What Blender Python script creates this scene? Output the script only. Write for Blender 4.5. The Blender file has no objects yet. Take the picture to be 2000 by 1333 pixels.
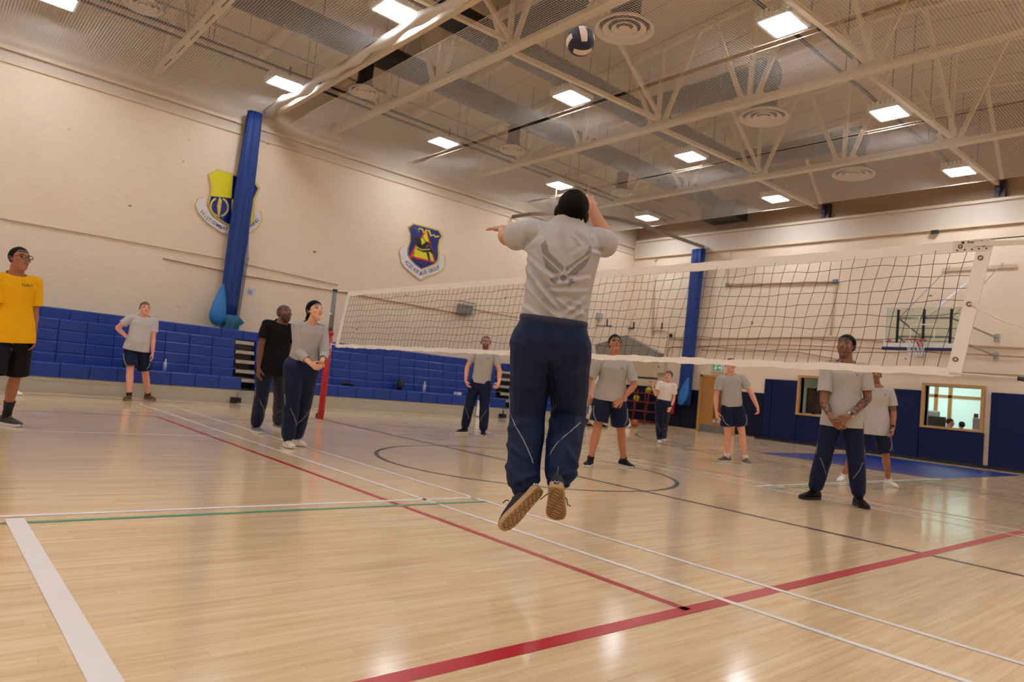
import bpy, bmesh, math, random
import numpy as np
from mathutils import Vector, Matrix
from mathutils.bvhtree import BVHTree
random.seed(7)
rng = np.random.default_rng(7)
SC = bpy.context.scene
COL = SC.collection
PI = math.pi

# ------------------------------------------------------------------ camera
FPX = 1355.17
CAM = np.array([11.8799, -5.8072, 0.9385])
def cam_axes(yaw=0.8597, pitch=0.0644, roll=0.0972):
    f0 = np.array([-math.sin(yaw), math.cos(yaw), 0]); r0 = np.array([math.cos(yaw), math.sin(yaw), 0])
    f = f0*math.cos(pitch)+np.array([0, 0, 1])*math.sin(pitch); u0 = np.cross(r0, f)
    return r0*math.cos(roll)+u0*math.sin(roll), -r0*math.sin(roll)+u0*math.cos(roll), f
CR, CU, CF = cam_axes()
cd = bpy.data.cameras.new('camera'); cam = bpy.data.objects.new('camera', cd); COL.objects.link(cam)
cd.sensor_width = 36; cd.sensor_fit = 'HORIZONTAL'; cd.lens = FPX/2000*36
cd.clip_start = 0.05; cd.clip_end = 200
M = Matrix.Identity(4)
for i in range(3):
    M[i][0] = CR[i]; M[i][1] = CU[i]; M[i][2] = -CF[i]; M[i][3] = CAM[i]
cam.matrix_world = M
cd.dof.use_dof = True; cd.dof.focus_distance = 3.9; cd.dof.aperture_fstop = 3.2
SC.camera = cam

# ------------------------------------------------------------------ light levels
w = bpy.data.worlds.new('world'); SC.world = w; w.use_nodes = True
w.node_tree.nodes['Background'].inputs[0].default_value = (0.9, 0.95, 1, 1)
w.node_tree.nodes['Background'].inputs[1].default_value = 0.02
SC.view_settings.view_transform = 'Standard'; SC.view_settings.look = 'None'
SC.view_settings.gamma = 1.0; SC.view_settings.use_curve_mapping = False
SC.view_settings.exposure = 0.0
LAMP_EMIT = 69.0            # every ceiling luminaire's own light
SC.cycles.max_bounces = 7; SC.cycles.diffuse_bounces = 5; SC.cycles.glossy_bounces = 4
SC.cycles.transparent_max_bounces = 12; SC.cycles.caustics_reflective = False; SC.cycles.caustics_refractive = False
SC.cycles.sample_clamp_indirect = 6.0
SC.cycles.use_denoising = True

# ------------------------------------------------------------------ helpers
def ray(px, py):
    return CF + CR*(px-1000)/FPX - CU*(py-666.5)/FPX
def at(px, py, d):
    """point seen at pixel (px,py) of the 2000x1333 frame, d metres along the optical axis"""
    return CAM + ray(px, py)*d
def on(px, py, axis, val):
    """point where the sight line of a pixel meets the plane axis=val"""
    r = ray(px, py); return CAM + r*((val-CAM[axis])/r[axis])
def lin(c):
    return tuple(((x/255)/12.92 if x/255 <= 0.04045 else ((x/255+0.055)/1.055)**2.4) for x in c)
def tag(o, label=None, cat=None, group=None, kind=None):
    if label: o['label'] = label
    if cat: o['category'] = cat
    if group: o['group'] = group
    if kind: o['kind'] = kind
    return o
def empty(name, loc, label=None, cat=None, group=None, rz=0):
    o = bpy.data.objects.new(name, None); COL.objects.link(o)
    o.location = loc; o.rotation_euler = (0, 0, rz); o.empty_display_size = 0.1
    return tag(o, label, cat, group)
MATS = {}
def mat(name, rgb=(128, 128, 128), rough=0.5, metal=0.0, spec=0.5, noise=0.06, scale=8.0, bump=0.0, bscale=60.0, emit=None, estr=0, coat=0.0, alpha=1.0, linear=None):
    """principled material with a little procedural tone variation and optional bump"""
    if name in MATS: return MATS[name]
    m = bpy.data.materials.new(name); m.use_nodes = True; nt = m.node_tree; b = nt.nodes['Principled BSDF']
    c = linear or lin(rgb)
    tc = nt.nodes.new('ShaderNodeTexCoord')
    if noise:
        n = nt.nodes.new('ShaderNodeTexNoise'); n.inputs['Scale'].default_value = scale; n.inputs['Detail'].default_value = 4
        nt.links.new(tc.outputs['Object'], n.inputs['Vector'])
        mx = nt.nodes.new('ShaderNodeMix'); mx.data_type = 'RGBA'
        mx.inputs[6].default_value = tuple(x*(1-noise) for x in c)+(1,); mx.inputs[7].default_value = tuple(min(1, x*(1+noise)) for x in c)+(1,)
        nt.links.new(n.outputs['Fac'], mx.inputs[0]); nt.links.new(mx.outputs[2], b.inputs['Base Color'])
    else: b.inputs['Base Color'].default_value = c+(1,)
    b.inputs['Roughness'].default_value = rough; b.inputs['Metallic'].default_value = metal
    b.inputs['Specular IOR Level'].default_value = spec; b.inputs['Coat Weight'].default_value = coat
    if bump:
        n2 = nt.nodes.new('ShaderNodeTexNoise'); n2.inputs['Scale'].default_value = bscale; n2.inputs['Detail'].default_value = 5
        nt.links.new(tc.outputs['Object'], n2.inputs['Vector'])
        bp = nt.nodes.new('ShaderNodeBump'); bp.inputs['Strength'].default_value = bump; bp.inputs['Distance'].default_value = 0.01
        nt.links.new(n2.outputs['Fac'], bp.inputs['Height']); nt.links.new(bp.outputs['Normal'], b.inputs['Normal'])
    if emit:
        b.inputs['Emission Color'].default_value = lin(emit)+(1,); b.inputs['Emission Strength'].default_value = estr
    MATS[name] = m; return m

class MB:
    """collects shapes and links them as ONE mesh object"""
    def __init__(s): s.v = []; s.f = []; s.m = []; s.sm = []
    def add(s, verts, faces, mi=0, smooth=False):
        o = len(s.v); s.v += [tuple(map(float, q)) for q in verts]
        for f in faces: s.f.append(tuple(i+o for i in f)); s.m.append(mi); s.sm.append(smooth)
        return s
    def box(s, c, d, mi=0, rz=0.0, R=None):
        x, y, z = d[0]/2, d[1]/2, d[2]/2
        P = np.array([(-x,-y,-z),(x,-y,-z),(x,y,-z),(-x,y,-z),(-x,-y,z),(x,-y,z),(x,y,z),(-x,y,z)])
        if R is not None: P = P@np.array(R).T
        elif rz:
            a, b = math.cos(rz), math.sin(rz); P = P@np.array([(a,b,0),(-b,a,0),(0,0,1)])
        return s.add(P+np.array(c), [(0,3,2,1),(4,5,6,7),(0,1,5,4),(1,2,6,5),(2,3,7,6),(3,0,4,7)], mi)
    def b2(s, lo, hi, mi=0):
        return s.box([(a+b)/2 for a, b in zip(lo, hi)], [abs(b-a) for a, b in zip(lo, hi)], mi)
    def bar(s, a, b, wx, wz, mi=0, up=(0, 0, 1)):
        a = np.array(a, float); b = np.array(b, float); d = b-a; L = np.linalg.norm(d); d = d/L
        u = np.array(up, float); x = np.cross(d, u)
        if np.linalg.norm(x) < 1e-4: x = np.cross(d, (1, 0, 0))
        x /= np.linalg.norm(x); z = np.cross(x, d)
        return s.box((a+b)/2, (wx, L, wz), mi, R=np.stack([x, d, z], 1))
    def tube(s, path, r, n=8, mi=0, caps=True, smooth=True, closed=False):
        P = np.array(path, float); k = len(P); rs = np.broadcast_to(np.asarray(r, float), (k,))
        T = np.zeros_like(P)
        if closed: T = np.roll(P, -1, 0)-np.roll(P, 1, 0)
        else:
            T[1:-1] = P[2:]-P[:-2]; T[0] = P[1]-P[0]; T[-1] = P[-1]-P[-2]
        T /= np.linalg.norm(T, axis=1, keepdims=True)+1e-12
        ref = np.array([0, 0, 1.0]) if abs(T[0][2]) < 0.9 else np.array([1.0, 0, 0])
        V = []; x = np.cross(T[0], ref); x /= np.linalg.norm(x)
        for i in range(k):
            x = x-T[i]*(x@T[i]); x /= np.linalg.norm(x); y = np.cross(T[i], x)
            for j in range(n):
                a = 2*PI*j/n; V.append(P[i]+rs[i]*(math.cos(a)*x+math.sin(a)*y))
        F = []
        for i in range(k if closed else k-1):
            for j in range(n):
                a = i*n+j; b = i*n+(j+1) % n; c = ((i+1) % k)*n+(j+1) % n; d = ((i+1) % k)*n+j
                F.append((a, b, c, d))
        if caps and not closed: F += [tuple(range(n))[::-1], tuple((k-1)*n+j for j in range(n))]
        return s.add(V, F, mi, smooth)
    def lathe(s, prof, c, axis=(0, 0, 1), n=24, mi=0, smooth=True):
        """prof: list of (radius, height along axis)"""
        A = np.array(axis, float); A /= np.linalg.norm(A)
        x = np.cross(A, (0, 1, 0) if abs(A[1]) < 0.9 else (1, 0, 0)); x /= np.linalg.norm(x); y = np.cross(A, x)
        V = []; F = []
        for (r, h) in prof:
            for j in range(n):
                a = 2*PI*j/n; V.append(np.array(c)+A*h+max(r, 1e-4)*(math.cos(a)*x+math.sin(a)*y))
        for i in range(len(prof)-1):
            for j in range(n): F.append((i*n+j, i*n+(j+1) % n, (i+1)*n+(j+1) % n, (i+1)*n+j))
        return s.add(V, F, mi, smooth)
    def prism(s, poly, off, mi=0):
        """poly: 3D outline; off: extrusion vector"""
        P = np.array(poly, float); k = len(P); Q = P+np.array(off, float)
        F = [tuple(range(k))[::-1], tuple(range(k, 2*k))]+[(i, (i+1) % k, k+(i+1) % k, k+i) for i in range(k)]
        return s.add(np.concatenate([P, Q]), F, mi)
    def ellipsoid(s, c, r, R=None, n=16, k=10, mi=0):
        V = []; F = []
        for i in range(k+1):
            t = PI*i/k
            for j in range(n):
                a = 2*PI*j/n; V.append((math.sin(t)*math.cos(a)*r[0], math.sin(t)*math.sin(a)*r[1], math.cos(t)*r[2]))
        V = np.array(V)
        if R is not None: V = V@np.array(R).T
        for i in range(k):
            for j in range(n): F.append((i*n+j, (i+1)*n+j, (i+1)*n+(j+1) % n, i*n+(j+1) % n))
        return s.add(V+np.array(c), F, mi, True)
    def build(s, name, mats, parent=None, bevel=0.0, loc=None, kind=None, recalc=False):
        me = bpy.data.meshes.new(name)
        V = np.array(s.v, float)
        o = bpy.data.objects.new(name, me); COL.objects.link(o)
        org = np.zeros(3)
        if parent is not None:
            o.parent = parent; org = wloc(parent)
        elif loc is not None: org = np.array(loc, float)
        if loc is not None: o.location = Vector(np.array(loc, float)-(wloc(parent) if parent is not None else 0)); org = np.array(loc, float)
        me.from_pydata([tuple(q) for q in (V-org)], [], s.f)
        if not isinstance(mats, (list, tuple)): mats = [mats]
        for m in mats: me.materials.append(m)
        me.polygons.foreach_set('material_index', s.m); me.polygons.foreach_set('use_smooth', s.sm)
        if recalc:
            bm = bmesh.new(); bm.from_mesh(me); bmesh.ops.recalc_face_normals(bm, faces=bm.faces); bm.to_mesh(me); bm.free()
        me.update()
        if bevel:
            md = o.modifiers.new('edge', 'BEVEL'); md.width = bevel; md.segments = 2; md.limit_method = 'ANGLE'
        if kind: o['kind'] = kind
        return o
def wloc(o):
    L = np.zeros(3)
    while o is not None: L += np.array(o.location); o = o.parent
    return L
def copy_tree(o, parent=None):
    c = o.copy(); COL.objects.link(c)
    if parent is not None: c.parent = parent
    for ch in list(o.children): copy_tree(ch, c)
    return c
def text_mesh(txt, size, extrude=0.0, align='CENTER', bold=0.0):
    cu = bpy.data.curves.new('lettering', 'FONT'); cu.body = txt; cu.size = size; cu.align_x = align; cu.extrude = extrude; cu.resolution_u = 3; cu.offset = bold
    o = bpy.data.objects.new('lettering', cu); COL.objects.link(o)
    dg = bpy.context.evaluated_depsgraph_get(); dg.update()
    me = bpy.data.meshes.new_from_object(o.evaluated_get(dg)); bpy.data.objects.remove(o); bpy.data.curves.remove(cu)
    V = [tuple(v.co) for v in me.vertices]; F = [tuple(p.vertices) for p in me.polygons]; bpy.data.meshes.remove(me)
    return np.array(V) if V else np.zeros((0, 3)), F

def node_mat(name):
    m = bpy.data.materials.new(name); m.use_nodes = True; nt = m.node_tree
    MATS[name] = m
    return m, nt, nt.nodes['Principled BSDF']
def N(nt, typ, **kw):
    n = nt.nodes.new(typ)
    for k, v in kw.items(): setattr(n, k, v)
    return n
def brick_wall_mat(name, ax, base, dark):
    """painted brickwork: ax = world axis that runs along the wall"""
    m, nt, b = node_mat(name); L = nt.links.new
    g = N(nt, 'ShaderNodeNewGeometry'); s = N(nt, 'ShaderNodeSeparateXYZ'); c = N(nt, 'ShaderNodeCombineXYZ')
    L(g.outputs['Position'], s.inputs[0]); L(s.outputs[ax], c.inputs[0]); L(s.outputs[2], c.inputs[1])
    br = N(nt, 'ShaderNodeTexBrick'); br.inputs['Scale'].default_value = 1.0
    br.inputs['Brick Width'].default_value = 0.225; br.inputs['Row Height'].default_value = 0.075
    br.inputs['Mortar Size'].default_value = 0.006; br.inputs['Mortar Smooth'].default_value = 0.4
    br.inputs['Color1'].default_value = lin(base)+(1,); br.inputs['Color2'].default_value = tuple(x*0.965 for x in lin(base))+(1,)
    br.inputs['Mortar'].default_value = tuple(x*0.92 for x in lin(base))+(1,)
    L(c.outputs[0], br.inputs['Vector'])
    n1 = N(nt, 'ShaderNodeTexNoise'); n1.inputs['Scale'].default_value = 0.55; n1.inputs['Detail'].default_value = 3; L(g.outputs['Position'], n1.inputs['Vector'])
    mx = N(nt, 'ShaderNodeMix', data_type='RGBA'); mx.blend_type = 'MULTIPLY'
    cr = N(nt, 'ShaderNodeValToRGB'); cr.color_ramp.elements[0].position = 0.35; cr.color_ramp.elements[1].position = 0.65
    cr.color_ramp.elements[0].color = (1.0, 0.985, 0.955, 1); cr.color_ramp.elements[1].color = (0.985, 0.94, 0.925, 1)
    L(n1.outputs['Fac'], cr.inputs[0]); mx.inputs[0].default_value = 1
    L(br.outputs['Color'], mx.inputs[6]); L(cr.outputs[0], mx.inputs[7])
    # scuffs: sparse dark knocks in the paint
    n2 = N(nt, 'ShaderNodeTexNoise'); n2.inputs['Scale'].default_value = 2.6; n2.inputs['Detail'].default_value = 2
    mp = N(nt, 'ShaderNodeMapping'); mp.inputs['Scale'].default_value = (1, 1, 1.6); L(g.outputs['Position'], mp.inputs[0]); L(mp.outputs[0], n2.inputs['Vector'])
    c2 = N(nt, 'ShaderNodeValToRGB'); c2.color_ramp.elements[0].position = 0.745; c2.color_ramp.elements[1].position = 0.775
    L(n2.outputs['Fac'], c2.inputs[0])
    m2 = N(nt, 'ShaderNodeMix', data_type='RGBA'); m2.inputs[7].default_value = lin(dark)+(1,)
    L(c2.outputs[0], m2.inputs[0]); L(mx.outputs[2], m2.inputs[6]); L(m2.outputs[2], b.inputs['Base Color'])
    b.inputs['Roughness'].default_value = 0.55; b.inputs['Specular IOR Level'].default_value = 0.3
    bp = N(nt, 'ShaderNodeBump'); bp.inputs['Strength'].default_value = 0.25; bp.inputs['Distance'].default_value = 0.004; bp.invert = True
    L(br.outputs['Fac'], bp.inputs['Height']); L(bp.outputs[0], b.inputs['Normal'])
    return m
def floor_mat():
    m, nt, b = node_mat('maple_strip_floor'); L = nt.links.new
    g = N(nt, 'ShaderNodeNewGeometry'); s = N(nt, 'ShaderNodeSeparateXYZ'); c = N(nt, 'ShaderNodeCombineXYZ')
    L(g.outputs['Position'], s.inputs[0]); L(s.outputs[1], c.inputs[0]); L(s.outputs[0], c.inputs[1])
    br = N(nt, 'ShaderNodeTexBrick'); br.inputs['Scale'].default_value = 1; br.offset = 0.37; br.offset_frequency = 3; br.squash = 0.7; br.squash_frequency = 2
    br.inputs['Brick Width'].default_value = 0.85; br.inputs['Row Height'].default_value = 0.057; br.inputs['Mortar Size'].default_value = 0.0006
    br.inputs['Color1'].default_value = lin((224, 198, 161))+(1,); br.inputs['Color2'].default_value = lin((213, 185, 146))+(1,); br.inputs['Mortar'].default_value = lin((190, 156, 116))+(1,)
    br.inputs['Bias'].default_value = -0.25
    L(c.outputs[0], br.inputs['Vector'])
    mp = N(nt, 'ShaderNodeMapping'); mp.inputs['Scale'].default_value = (1.4, 30, 1); L(c.outputs[0], mp.inputs[0])
    n = N(nt, 'ShaderNodeTexNoise'); n.inputs['Scale'].default_value = 1.0; n.inputs['Detail'].default_value = 6; n.inputs['Roughness'].default_value = 0.6; L(mp.outputs[0], n.inputs['Vector'])
    cr = N(nt, 'ShaderNodeValToRGB'); cr.color_ramp.elements[0].position = 0.28; cr.color_ramp.elements[1].position = 0.62
    cr.color_ramp.elements[0].color = (0.80, 0.70, 0.58, 1); cr.color_ramp.elements[1].color = (1.03, 1.02, 1.0, 1)
    L(n.outputs['Fac'], cr.inputs[0])
    mx = N(nt, 'ShaderNodeMix', data_type='RGBA'); mx.blend_type = 'MULTIPLY'; mx.inputs[0].default_value = 0.8
    L(br.outputs['Color'], mx.inputs[6]); L(cr.outputs[0], mx.inputs[7])
    L(mx.outputs[2], b.inputs['Base Color'])
    b.inputs['Roughness'].default_value = 0.2; b.inputs['Specular IOR Level'].default_value = 0.6
    n3 = N(nt, 'ShaderNodeTexNoise'); n3.inputs['Scale'].default_value = 0.8; L(g.outputs['Position'], n3.inputs['Vector'])
    mr = N(nt, 'ShaderNodeMapRange'); mr.inputs[3].default_value = 0.09; mr.inputs[4].default_value = 0.19; L(n3.outputs['Fac'], mr.inputs[0]); L(mr.outputs[0], b.inputs['Roughness'])
    bp = N(nt, 'ShaderNodeBump'); bp.inputs['Strength'].default_value = 0.012; bp.inputs['Distance'].default_value = 0.004
    L(n.outputs['Fac'], bp.inputs['Height']); L(bp.outputs[0], b.inputs['Normal'])
    return m
def glass_mat(name, tint=(1, 1, 1), ior=1.4):
    m = bpy.data.materials.new(name); m.use_nodes = True; nt = m.node_tree; MATS[name] = m
    nt.nodes.remove(nt.nodes['Principled BSDF']); out = nt.nodes['Material Output']
    t = N(nt, 'ShaderNodeBsdfTransparent'); t.inputs[0].default_value = tint+(1,)
    gl = N(nt, 'ShaderNodeBsdfGlossy'); gl.inputs['Roughness'].default_value = 0.03
    fr = N(nt, 'ShaderNodeFresnel'); fr.inputs[0].default_value = ior
    mx = N(nt, 'ShaderNodeMixShader'); nt.links.new(fr.outputs[0], mx.inputs[0]); nt.links.new(t.outputs[0], mx.inputs[1]); nt.links.new(gl.outputs[0], mx.inputs[2])
    nt.links.new(mx.outputs[0], out.inputs[0]); return m
# ================================================================== THE HALL
XL, XRW, YB, YF = -5.9, 17.2, 15.5, -15.5      # left, right, far and near wall faces
ZB = 6.6                                        # top of the brickwork
RIDGE_X, RIDGE_Z, EAVE_Z = 5.65, 9.9, 8.75
def roof_z(x):
    return EAVE_Z+(RIDGE_Z-EAVE_Z)*(1-abs(x-RIDGE_X)/(RIDGE_X-XL))
M_WL = brick_wall_mat('cream_brick_side', 1, (241, 224, 202), (150, 122, 96))
M_WB = brick_wall_mat('cream_brick_end', 0, (238, 220, 198), (150, 122, 96))
M_PLASTER = mat('cream_plaster', (214, 200, 184), 0.6, noise=0.05, scale=1.5)
M_CEIL = mat('ceiling_board', (204, 184, 161), 0.6, noise=0.05, scale=0.8)
M_STEEL = mat('cream_steel', (222, 204, 176), 0.45, noise=0.05, scale=5)
M_TRIM = mat('cream_trim', (222, 203, 178), 0.5, noise=0.03)
M_DARK = mat('black_rubber', (18, 18, 20), 0.6)
M_NAVYPAD = mat('navy_vinyl', (8, 24, 72), 0.45, spec=0.25, noise=0.2, scale=2.0, bump=0.25, bscale=5)
M_NAVYDK = mat('dark_navy_vinyl', (10, 16, 44), 0.5, spec=0.25, noise=0.15, scale=3)
M_OAK = mat('oak', (176, 122, 62), 0.45, noise=0.14, scale=6)
M_OAKF = mat('oak_frame', (188, 144, 88), 0.45, noise=0.12, scale=6)
M_WHITE = mat('white_paint', (232, 230, 226), 0.5, noise=0.02)
M_GREY = mat('grey_metal', (120, 122, 124), 0.45, metal=0.4, noise=0.08)
M_DGREY = mat('dark_grey_metal', (48, 50, 54), 0.5, metal=0.3, noise=0.08)
M_BLACK = mat('black_plastic', (16, 16, 18), 0.4)

# floor with its painted court lines, one mesh
fl = MB(); fl.b2((XL-0.3, YF-0.3, -0.2), (XRW+0.3, YB+0.3, 0.0), 0)
ZL = [0.0008]
def strip(pts, wd, mi, lift=0):
    P = np.array([(a, b) for a, b in pts], float); z = 0.0008+lift
    n = len(P); T = np.zeros_like(P); T[1:-1] = P[2:]-P[:-2]; T[0] = P[1]-P[0]; T[-1] = P[-1]-P[-2]
    T /= np.linalg.norm(T, axis=1, keepdims=True); Nn = np.stack([-T[:, 1], T[:, 0]], 1)*wd/2
    V = [(p[0], p[1], z) for p in P+Nn]+[(p[0], p[1], z) for p in P-Nn]
    fl.add(V, [(i, n+i, n+i+1, i+1) for i in range(n-1)], mi)
RED, WHT, GRN, BLK, NVY, BLU, PRED = 1, 2, 3, 4, 5, 6, 7
strip([(0.1, 0), (17, 0)], 0.06, BLK)
strip([(5.62+1.8*math.cos(a), 1.8*math.sin(a)) for a in np.linspace(0, 2*PI, 73)], 0.05, BLK, .0002)
strip([(1.03, -3), (10.03, -3)], 0.05, RED, .0004); strip([(1.03, 3), (10.03, 3)], 0.05, PRED, .0004)
strip([(10.03, -9.0), (10.03, 9.0)], 0.08, RED, .0004); strip([(0.9, -9), (0.9, 9)], 0.05, PRED, .0004)
strip([(0.9, 9), (10.03, 9)], 0.05, RED, .0004)
for sgn in (-1, 1):
    for y in (2.2, 2.68): strip([(-1.45, sgn*y), (16.5, sgn*y)], 0.04, WHT, .0010)
    strip([(7.57, sgn*2.2), (7.57, sgn*8.8)], 0.045, GRN, .0012)
    strip([(7.40, sgn*2.2), (7.40, sgn*8.8)], 0.05, WHT, .0010)
    strip([(3.33, sgn*2.9), (3.33, sgn*8.8)], 0.035, WHT, .0010)
strip([(7.47, -5.29), (16, -5.26)], 0.085, WHT, .0013)
strip([(-2.42, -14), (-2.42, 14.6)], 0.07, NVY, .0003)
strip([(-2.42, 14.45), (13.7, 14.45)], 0.05, WHT, .0003); strip([(13.7, -14), (13.7, 14.45)], 0.05, NVY, .0003)
for rr in (6.75, 6.2):
    strip([(5.62+rr*math.cos(a), 12.9+rr*math.sin(a)) for a in np.linspace(PI, 2*PI, 61)], 0.05, BLK, .0002)
strip([(2.0, 6.6), (13, 6.6)], 0.04, PRED, .0005)
fl.add([(3.82, 8.5, .0011), (7.42, 8.5, .0011), (7.42, 14.4, .0011), (3.82, 14.4, .0011)], [(0, 1, 2, 3)], BLU)
lp = dict(rough=0.3, noise=0.05, scale=3)
floor = fl.build('floor', [floor_mat(), mat('red_line', (176, 22, 40), **lp), mat('white_line', (232, 226, 222), **lp), mat('green_line', (58, 150, 112), **lp),
    mat('black_line', (30, 28, 30), **lp), mat('navy_line', (62, 58, 108), **lp), mat('blue_key', (10, 46, 126), **lp), mat('worn_red_line', (184, 110, 100), **lp)], kind='structure')

# walls
wl = MB(); wl.b2((XL-0.3, YF, 0), (XL, YB+0.3, ZB), 0); wl.b2((XL-0.3, YF, ZB), (XL-0.02, YB+0.3, 8.9), 1)
wl.build('wall_left', [M_WL, M_PLASTER], kind='structure')
WIN = [(1.30, 2.10, 0.97, 2.08), (4.86, 6.20, 0.97, 2.06)]   # office windows x0,x1,z0,z1
wb = MB()
xs = [XL, WIN[0][0], WIN[0][1], WIN[1][0], WIN[1][1], XRW]
for i in range(5):
    if i in (1, 3):
        W = WIN[i//2]; wb.b2((xs[i], YB, 0), (xs[i+1], YB+0.28, W[2]), 0); wb.b2((xs[i], YB, W[3]), (xs[i+1], YB+0.28, ZB), 0)
    else: wb.b2((xs[i], YB, 0), (xs[i+1], YB+0.28, ZB), 0)
wb.b2((XL, YB-0.05, 6.5), (XRW, YB+0.28, 7.1), 1)
k = 24; P = [(XL, YB+0.1, 7.1), (XRW, YB+0.1, 7.1), (XRW, YB+0.1, EAVE_Z), (RIDGE_X, YB+0.1, RIDGE_Z), (XL, YB+0.1, EAVE_Z)]
wb.prism(P, (0, 0.18, 0), 2)
wb.build('wall_back', [M_WB, M_PLASTER, mat('gable_board', (176, 150, 126), 0.6, noise=0.06, scale=1.2)], kind='structure')
wr = MB(); wr.b2((XRW, YF, 0), (XRW+0.3, YB+0.3, 8.9)); wr.build('wall_right', M_WL, kind='structure')
wf = MB(); wf.b2((XL, YF-0.3, 0), (XRW, YF, ZB)); wf.prism([(XL, YF-0.3, ZB), (XRW, YF-0.3, ZB), (XRW, YF-0.3, EAVE_Z+.1), (RIDGE_X, YF-0.3, RIDGE_Z+.1), (XL, YF-0.3, EAVE_Z+.1)], (0, 0.3, 0))
wf.build('wall_front', M_WB, kind='structure')
ce = MB(); t = 0.15
for (xa, xb) in ((XL-0.3, RIDGE_X), (RIDGE_X, XRW+0.3)):
    za, zb = roof_z(xa), roof_z(xb)
    ce.prism([(xa, YF-0.3, za), (xb, YF-0.3, zb), (xb, YF-0.3, zb+t), (xa, YF-0.3, za+t)], (0, YB-YF+0.6, 0))
for y in np.arange(-6.9, 15, 1.15):      # board joints
    for (xa, xb) in ((XL, RIDGE_X), (RIDGE_X, XRW)):
        ce.bar((xa, y, roof_z(xa)-0.004), (xb, y, roof_z(xb)-0.004), 0.03, 0.012, 1)
ce.build('ceiling', [M_CEIL, mat('ceiling_joint', (186, 162, 138), 0.6)], kind='structure', recalc=True)
# trims round the room
tr = MB(); tr.b2((XL-0.01, YF, 6.57), (XL+0.035, YB-0.06, 6.66)); tr.build('trim_1', M_TRIM, kind='structure')
tr = MB(); tr.b2((XL-0.03, YF, 6.84), (XL+0.05, YB-0.06, 6.92)); tr.build('trim_2', M_TRIM, kind='structure')
tr = MB(); tr.b2((XL+.1, YB-0.1, 6.42), (XRW, YB-0.03, 6.52)); tr.build('trim_3', M_TRIM, kind='structure')
tr = MB(); tr.b2((XL+.1, YB-0.12, 7.06), (XRW, YB-0.03, 7.14)); tr.build('trim_4', M_TRIM, kind='structure')
bb = MB(); bb.b2((-0.1, YB-0.13, 0), (XRW, YB-0.01, 0.08)); bb.build('baseboard_back', M_DARK, kind='structure')

# mid-bay rafters
for y in (0.05, 4.66, 9.3, 13.9):
    m = MB()
    for (xa, xb) in ((XL-0.01, RIDGE_X), (RIDGE_X, XRW)):
        m.bar((xa, y, roof_z(xa)-0.11), (xb, y, roof_z(xb)-0.11), 0.16, 0.2)
    o = m.build('roof_rafter', M_STEEL, loc=(RIDGE_X, y, RIDGE_Z))
    tag(o, {0.05: 'plain cream roof rafter just behind the curtain track', 4.66: 'plain cream roof rafter between the second and third roof trusses', 9.3: 'plain cream roof rafter between the two farthest roof trusses', 13.9: 'plain cream roof rafter nearest the far end wall'}[y], 'beam', 'roof rafters')
# roof trusses
YT = (-2.2, 2.27, 7.0, 11.58)
NODES = [1.55+2.4*k for k in range(-3, 7)]
TL = ['nearest cream steel roof truss, meeting the wall left of the blue curtain', 'second cream steel roof truss from the camera, passing behind the ball', 'third cream steel roof truss from the camera', 'farthest cream steel roof truss, before the end wall']
ZC = 7.37
for yi, y in enumerate(YT):
    root = empty('roof_truss', (RIDGE_X, y, ZC), TL[yi], 'roof truss', 'steel roof trusses')
    m = MB(); m.b2((XL, y-0.10, ZC), (XRW, y+0.10, ZC+0.022)); m.b2((XL, y-0.012, ZC+0.02), (XRW, y+0.012, ZC+0.15))
    m.b2((XL, y-0.1, ZC+0.02), (XRW, y-0.085, ZC+0.06)); m.b2((XL, y+0.085, ZC+0.02), (XRW, y+0.1, ZC+0.06))
    if yi == 0:
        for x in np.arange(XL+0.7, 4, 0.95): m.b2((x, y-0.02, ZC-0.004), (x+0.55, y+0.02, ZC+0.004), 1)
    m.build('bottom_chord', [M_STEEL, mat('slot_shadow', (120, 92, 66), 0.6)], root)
    m = MB()
    for (xa, xb) in ((XL, RIDGE_X), (RIDGE_X, XRW)): m.bar((xa, y, roof_z(xa)-0.09), (xb, y, roof_z(xb)-0.09), 0.14, 0.14)
    m.build('top_chord', M_STEEL, root)
    for x in NODES:
        zt = lambda q: roof_z(q)-0.15
        if zt(x)-ZC > 0.5:
            g = MB(); g.b2((x-0.32, y-0.02, ZC+0.02), (x+0.32, y+0.02, ZC+0.2)); g.build('gusset_plate', M_STEEL, root)
            for xe in (x-1.0, x, x+1.0):
                if XL < xe < XRW:
                    xb = x+0.18*(xe-x)
                    m = MB(); m.bar((xb, y, ZC+0.15), (xe, y, zt(xe)), 0.085, 0.085); m.build('web_member', M_STEEL, root)
# bracing between the trusses
BR = list(YT)+[15.38]
for bi in range(4):
    for xi, x in enumerate((1.6, 6.38)):
        y0, y1 = BR[bi], BR[bi+1]; last = bi == 3
        where = ('left' if xi == 0 else 'right')
        bay = ['first', 'second', 'third', 'end-wall'][bi]
        m = MB(); m.bar((x-0.05, y0+0.13, ZC+0.05), (x, y1-0.13-(0.1 if last else 0), ZC+(0.09 if last else 0.2)), 0.09, 0.09)
        tag(m.build('tie_bar', M_STEEL, loc=(x, y0, ZC)), 'cream steel tie bar between bottom chords, %s bay, on the %s brace line' % (bay, where), 'brace', 'roof tie bars')
        ym = (y0+y1)/2-0.1; m = MB(); m.bar((x+0.1, ym, roof_z(x)-0.23), (x+0.1, y1-0.13-(0.1 if last else 0), ZC+0.2), 0.08, 0.08)
        tag(m.build('sway_brace', M_STEEL, loc=(x, ym, ZC)), 'sloping cream steel sway brace rising to the roof, %s bay, on the %s brace line' % (bay, where), 'brace', 'roof sway braces')
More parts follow.
